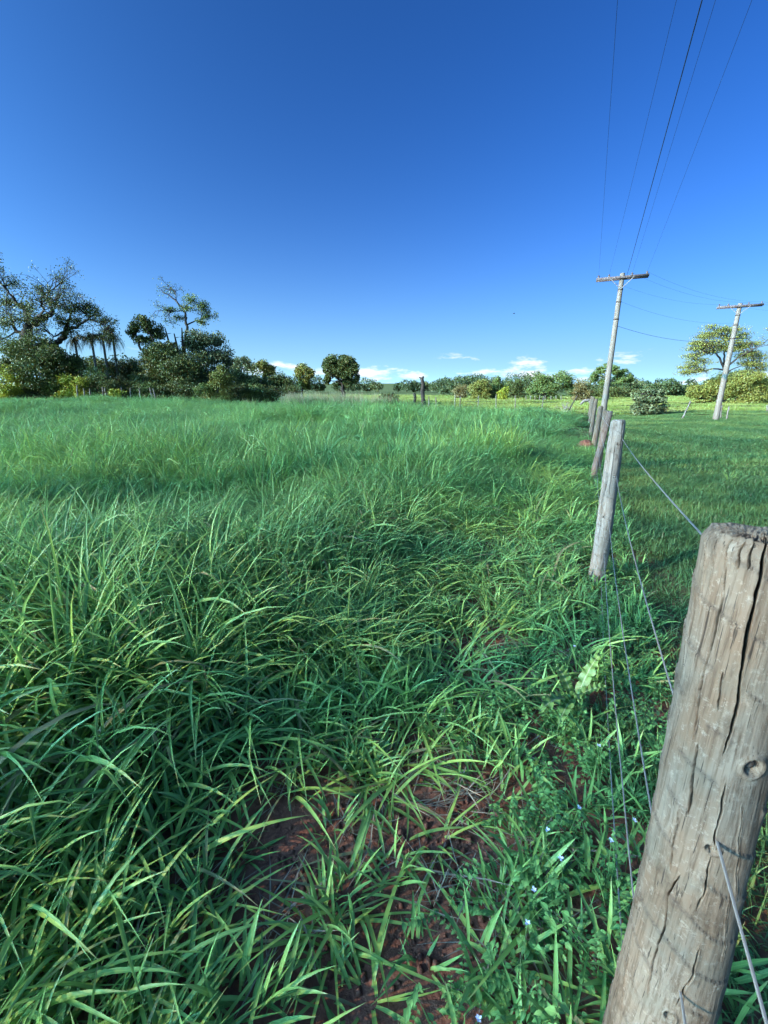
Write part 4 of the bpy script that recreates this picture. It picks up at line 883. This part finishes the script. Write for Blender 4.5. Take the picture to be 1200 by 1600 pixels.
for k, (xb, yb, xt, yt) in enumerate([(670, 630, 670, 619), (681, 631, 681, 620), (711, 634, 711, 617), (719, 634, 719, 619), (747, 635, 748, 618), (775, 636, 775, 616), (805, 634, 805, 618), (847, 638, 849, 619)]):
    stick(xb, yb, xt, yt, 42.0, .045, WOOD_GREY, f'{ORD[k]} thin stake of the cross fence counted from the dark snag', 'stakes of the cross fence')
stick(890, 639, 902, 618, 40.0, .06, WOOD_DARK, 'leaning dark stake left of the far fence posts', 'stakes of the cross fence')
stick(1066, 654, 1079, 627, 33.0, .055, WOOD_GREY, 'leaning grey stake left of the right utility pole', 'stakes of the right paddock')
stick(1135, 656, 1139, 635, 31.0, .055, WOOD_GREY, 'short grey post right of the right utility pole', 'stakes of the right paddock')
stick(1126, 652, 1128, 633, 32.5, .05, WOOD_GREY, 'pale stake just behind the right utility pole', 'stakes of the right paddock')
stick(1198, 646, 1199, 633, 40.0, .06, WOOD_GREY, 'pale post at the right edge of the paddock', 'stakes of the right paddock')
for k, px_ in enumerate([822, 829, 836, 843, 852, 861, 869, 877]):
    stick(px_, 622, px_, 618, 78.0, .07, WOOD_GREY, f'{ORD[k]} tiny pale post from the left before the large rounded tree', 'tiny posts before the rounded tree')
# dark snag at the corner of the pasture, and its stump
Y = 30.0; W = pxs([(662, 632), (661, 622), (660, 612), (661, 600), (659, 592), (662, 588)], Y); B = np.array([W[0][0], Y, float(gz(W[0][0], Y))]); t = thing('dead_snag', B, 'dark charred tree trunk standing at the far edge of the pasture', 'dead tree')
MB().tube([B - (0, 0, .3)] + W, [.19, .17, .13, .15, .12, .13, .05], 10).build('trunk', WOOD_DARK, t, origin=B)
MB().tube([W[4], W[4] + np.array([-.18, 0, .12])], [.08, .03], 6).build('branch_stub', WOOD_DARK, t, origin=B)
MB().tube([W[2], W[2] + np.array([.22, 0, .10])], [.06, .02], 6).build('branch_stub', WOOD_DARK, t, origin=B)
stick(647, 631, 648, 614, 30.5, .11, WOOD_DARK, 'short dark stump left of the charred trunk', None, 'tree_stump', 'stump')
# fallen trunk near the far posts
Y = 56.0; W = np.array(pxs([(908, 627), (913, 622), (920, 621), (927, 622)], Y)); B = np.array([W[1][0], Y, float(gz(W[1][0], Y))]); W[:, 2] += B[2] + .25 - W[0][2]
t = thing('fallen_log', B, 'pale fallen log lying in the open field left of the far posts', 'log')
MB().tube(W, [.12, .20, .18, .12], 9).build('trunk', WOOD_GREY, t, origin=B); MB().tube([W[1], W[1] + np.array([-.5, -.2, -.5])], [.12, .05], 6).build('branch_stub', WOOD_GREY, t, origin=B); MB().tube([W[2], W[2] + np.array([.2, -.3, -.55])], [.1, .05], 6).build('branch_stub', WOOD_GREY, t, origin=B)
# pale dead bush in the field
mb = MB(); r = np.random.default_rng(77); B = np.array(at(882, 628, 41.0)); B[2] = float(gz(B[0], 41.0)); tips = []
for k in range(9): twigs(mb, r, B, np.array([r.normal(0, .5), r.normal(0, .5), 1.0]), .55, .03, 4, tips, .45)
o = mb.build('dead_bush', BARK_PALE, origin=B); o.location = tuple(B); tag(o, 'pale leafless bush left of the leaning dark stake', 'bush')
# red soil mound by the fence
c = ground_hit(914, 702); r_ = np.linspace(0, 1, 12); a_ = np.linspace(0, 2 * pi, 28, endpoint=False); R_, A_ = np.meshgrid(r_, a_, indexing='ij')
X_, Y_ = R_ * np.cos(A_) * .34, R_ * np.sin(A_) * .42; Z_ = .30 * (1 - R_ ** 1.6) * (.7 + .6 * fbm(X_ * 9 + 3, Y_ * 9 + 3, 5)) - .05 * R_
V = np.stack([X_, Y_, Z_], -1).reshape(-1, 3); i = np.arange(11)[:, None] * 28; j = np.arange(28)[None]; Q = np.stack([i + j, i + 28 + j, i + 28 + (j + 1) % 28, i + (j + 1) % 28], -1).reshape(-1, 4)
m_soil, n, N, L = newmat('red_soil'); ob = N('ShaderNodeTexCoord').outputs['Object']; k1 = noise(n, ob, 14, 7, .7)
finish(n, ramp(n, k1, [(.3, (.11, .048, .033)), (.55, (.20, .088, .060)), (.75, (.28, .14, .10))]), .95, .1, bump=k1, bump_d=.03, bump_s=1.0)
o = mk('soil_mound', V, Q, m_soil, smooth=True); o.location = tuple(float(v) for v in c); tag(o, 'red brown soil mound in the grass left of the far posts', 'mound')
# clods on the bare soil
r = np.random.default_rng(91); Vs, Qs, nn = [], [], 0
for k in range(900):
    while True:
        x_, y_ = r.uniform(-.5, .7), r.uniform(.75, 2.2)
        if r.random() < bare(np.array(x_), np.array(y_)) + .02: break
    s_ = .004 + .016 * r.random() ** 3; u = np.array([[1, 0, 0], [-1, 0, 0], [0, 1, 0], [0, -1, 0], [0, 0, 1], [0, 0, -1]]) * r.uniform(.6, 1.2, (6, 1)) * s_
    a = r.random() * 6.28; u = u @ np.array([[cos(a), sin(a), 0], [-sin(a), cos(a), 0], [0, 0, 1]]); Vs.append(u + (x_, y_, float(gz(x_, y_)) + s_ * .2))
    Qs.append(np.array([[0, 2, 4], [2, 1, 4], [1, 3, 4], [3, 0, 4], [2, 0, 5], [1, 2, 5], [3, 1, 5], [0, 3, 5]]) + 6 * k)
tag(mk('soil_clods', np.vstack(Vs), np.vstack(Qs), m_soil), 'small crumbs of red soil on the bare patch', 'soil', kind='stuff')

# ------------------------------------------------------------------ plume grass at the pasture edge
r = rng
def edge_strip(n, px0, px1, Y0, Y1, h):
    px_ = r.uniform(px0, px1, n); Yv = r.uniform(Y0, Y1, n); x_ = np.array([at(a, 615, b)[0] for a, b in zip(px_, Yv)]); return x_, Yv, np.full(n, h) * r.uniform(.75, 1.15, n)
parts_ = [edge_strip(300, 440, 565, 30, 34, .88), edge_strip(200, 520, 630, 29, 33, .78), edge_strip(60, 590, 640, 29.5, 31, .8), edge_strip(120, 240, 440, 42, 47, .62), edge_strip(60, 380, 440, 37, 42, .6), edge_strip(60, 0, 240, 47, 50, .55)]
x, y, h = (np.concatenate([p[k] for p in parts_]) for k in range(3))
scatter('plume_grass', DRYT, np.stack([x, y, gz(x, y) - .02], -1), rots(r, len(x), .08), np.stack([h, h, h], -1), r.random(len(x)) * .7, 'tall dry grass with pale pinkish plumes along the far pasture edge', 'grass', 4, r)

# ------------------------------------------------------------------ foreground details
def seed_head(px_, py_, Y, ln, lab):
    tp = at(px_, py_, Y); rr = np.random.default_rng(int(px_ * 3)); b = np.array([tp[0] + rr.normal(0, .05), Y + rr.uniform(-.02, .10), 0]); b[2] = float(gz(b[0], b[1]))
    t = thing('grass_seed_head', b, lab, 'grass', 'grass seed heads'); d = tp - b; d /= np.linalg.norm(d); base = tp - d * ln
    mid = .5 * (b + base) + np.array([rr.normal(0, .02), 0, 0])
    MB().tube([b - (0, 0, .02), mid, base, tp], [.0022, .002, .0016, .001], 6).build('culm', MATS['stalk_green'], t, origin=b)
    mb = MB(); u = np.linspace(0, 1, 15)
    for q in u:       # spikelets round the axis
        for s_ in range(5):
            a = q * 21 + s_ * 1.257; w_ = .0065 * (ln / .09) * (.5 + .8 * math.sin(pi * min(1, q * .9 + .12))); side = np.array([cos(a), sin(a), 0]); p = base + d * ln * q
            mb.tube([p, p + side * w_ * .7 + d * .005, p + side * w_ + d * .011], [.0006, .0021, .0004], 5, cap=False)
    mb.build('spike', MATS['seed_spike'], t, origin=b)
for a in [(239, 1146, 1.35, .08, 'left of two ripe grass seed heads in the left foreground'), (263, 1170, 1.33, .09, 'right of two ripe grass seed heads in the left foreground'), (612, 822, 4.6, .16, 'pale seed head rising in mid field, topmost of the small cluster'), (634, 838, 4.4, .15, 'pale seed head right of the topmost one in mid field'),
          (556, 832, 4.3, .14, 'pale seed head standing left in the mid field cluster'), (718, 842, 4.0, .15, 'pale seed head leaning at the right of the mid field cluster'), (628, 852, 4.0, .14, 'pale seed head low in the middle of the mid field cluster'), (566, 905, 3.3, .12, 'lowest pale seed head left of the mid field cluster')]:
    seed_head(*a)
def flower(px_, py_, z, lab):
    p = on_z(px_, py_, z); rr = np.random.default_rng(int(px_)); b = np.array([p[0] + rr.normal(0, .02), p[1] + rr.normal(0, .02), float(gz(p[0], p[1]))])
    t = thing('wildflower', b, lab, 'flower', 'small pale violet flowers'); MB().tube([b, .5 * (b + p) + rr.normal(0, .01, 3), p], [.0014, .0012, .001], 5).build('stalk', MATS['stalk_green'], t, origin=b)
    for k in range(5):
        a = k * 2 * pi / 5 + rr.random(); d = np.array([cos(a), sin(a), .35 + rr.normal(0, .2)]); s_ = np.array([-sin(a), cos(a), 0]); l_ = .0075
        V = np.array([p, p + d * l_ * .6 - s_ * l_ * .42, p + d * l_ * 1.15, p + d * l_ * .6 + s_ * l_ * .42]); mk('petal', V - b, [[0, 1, 2, 3]], MATS['flower_petal'], t)
for k, (px_, py_, z) in enumerate([(855, 1297, .20), (876, 1341, .20), (955, 1313, .22), (992, 1282, .24), (834, 1390, .17), (936, 1165, .22), (748, 1592, .16), (824, 1442, .16), (905, 1262, .2), (898, 1010, .25)]):
    flower(px_, py_, z, ['pale violet flower left of the soil strip weeds, upper left of a loose group', 'white violet flower on a dry stalk just below the upper left one', 'pale violet flower between the two low wires', 'violet flower touching the near post edge', 'pale violet flower lower left in the weeds', 'violet flower beside the wires above the others', 'pale violet flower at the bottom edge right of centre', 'violet flower below the lower left one in the weeds', 'tiny violet flower between weeds right of the upper left one', 'small pale flower in the weeds near the thistle'][k])
# thistle with lobed pale leaves
m_th, n, N, L = newmat('thistle_leaf'); a = attr(n, 'bl'); s_ = N('ShaderNodeSeparateColor'); L(a.outputs['Color'], s_.inputs[0])
rib = math_node(n, 'SUBTRACT', 1.0, math_node(n, 'MULTIPLY', math_node(n, 'ABSOLUTE', math_node(n, 'SUBTRACT', s_.outputs[0], .5)), 12.0), clamp=True)
nz_ = noise(n, N('ShaderNodeTexCoord').outputs['Object'], 30, 4)
c_ = mixc(n, rib, ramp(n, nz_, [(.35, (.08, .16, .04)), (.65, (.15, .24, .06))]), (.30, .36, .18)); finish(n, c_, .5, .35, transl=c_, tfac=.2)
def lobed_leaf(root, b, tip, width, seed, origin):
    rr = np.random.default_rng(seed); n_ = 33; u = np.linspace(0, 1, n_); up = np.array([0, 0, 1.]); d = tip - b; ln = np.linalg.norm(d); side = np.cross(d / ln, up); side /= np.linalg.norm(side)
    C = b + d * u[:, None] + up * (.16 * ln * np.sin(pi * u) ** 1.0)[:, None]
    env = np.sin(pi * np.clip(u * .92 + .06, 0, 1)) ** .8; ph = (u * 7.0) % 1.0; teeth = .45 + .55 * (1 - np.abs(2 * ph - 1)) ** .8
    wv = .5 * width * env * teeth; wv[-1] = .001; j = .5 * width * env
    Lf = C - side * wv[:, None] + up * (.25 * wv + .012 * np.sin(u * 40 + seed))[:, None] + (d / ln) * (.12 * wv)[:, None]; Rt = C + side * wv[:, None] + up * (.25 * wv + .012 * np.sin(u * 37 + seed * 2))[:, None] + (d / ln) * (.12 * wv)[:, None]
    Lm, Rm = .5 * (Lf + C), .5 * (Rt + C)
    V = np.stack([Lf, Lm, C, Rm, Rt], 1).reshape(-1, 3); k = np.arange(n_ - 1)[:, None] * 5 + np.arange(4)[None]; Q = np.stack([k, k + 1, k + 6, k + 5], -1).reshape(-1, 4)
    A = np.stack([np.tile([0, .25, .5, .75, 1], n_), np.repeat(u, 5), np.zeros(5 * n_), np.zeros(5 * n_)], -1)
    mk('leaf', V - origin, Q, m_th, root, smooth=True, attrs={'bl': ('FLOAT_COLOR', A)})
b = ground_hit(893, 1120); t = thing('thistle_plant', b, 'pale green thistle with toothed white veined leaves beside the fence wires', 'thistle'); crown_ = b + (0, 0, .06)
MB().tube([b - (0, 0, .03), crown_], [.012, .010], 8).build('stem', MATS['stalk_green'], t, origin=b)
for k, (px_, py_, z, w_) in enumerate([(938, 1022, .28, .075), (842, 1112, .20, .085), (868, 1040, .22, .08), (905, 1095, .24, .07), (948, 1075, .18, .06), (870, 1140, .14, .06)]):
    lobed_leaf(t, crown_ + np.array([0, 0, .01 * k]), on_z(px_, py_, z), w_, k + 3, b)
# a bird far off in the sky
p = at(803, 490, 60.0); t = thing('bird', p, 'tiny dark bird flying high in the blue sky', 'bird'); mb = MB(); mb.tube([(-.14, 0, 0), (0, 0, .01), (.16, 0, .0)], [.015, .045, .01], 8); mb.build('body', WOOD_DARK, t)
for sg in (-1, 1): mk('wing', np.array([(-.05, 0, .02), (.07, 0, .02), (.02, sg * .18, .09), (-.06, sg * .32, .05)]), [[0, 1, 2, 3]], WOOD_DARK, t)
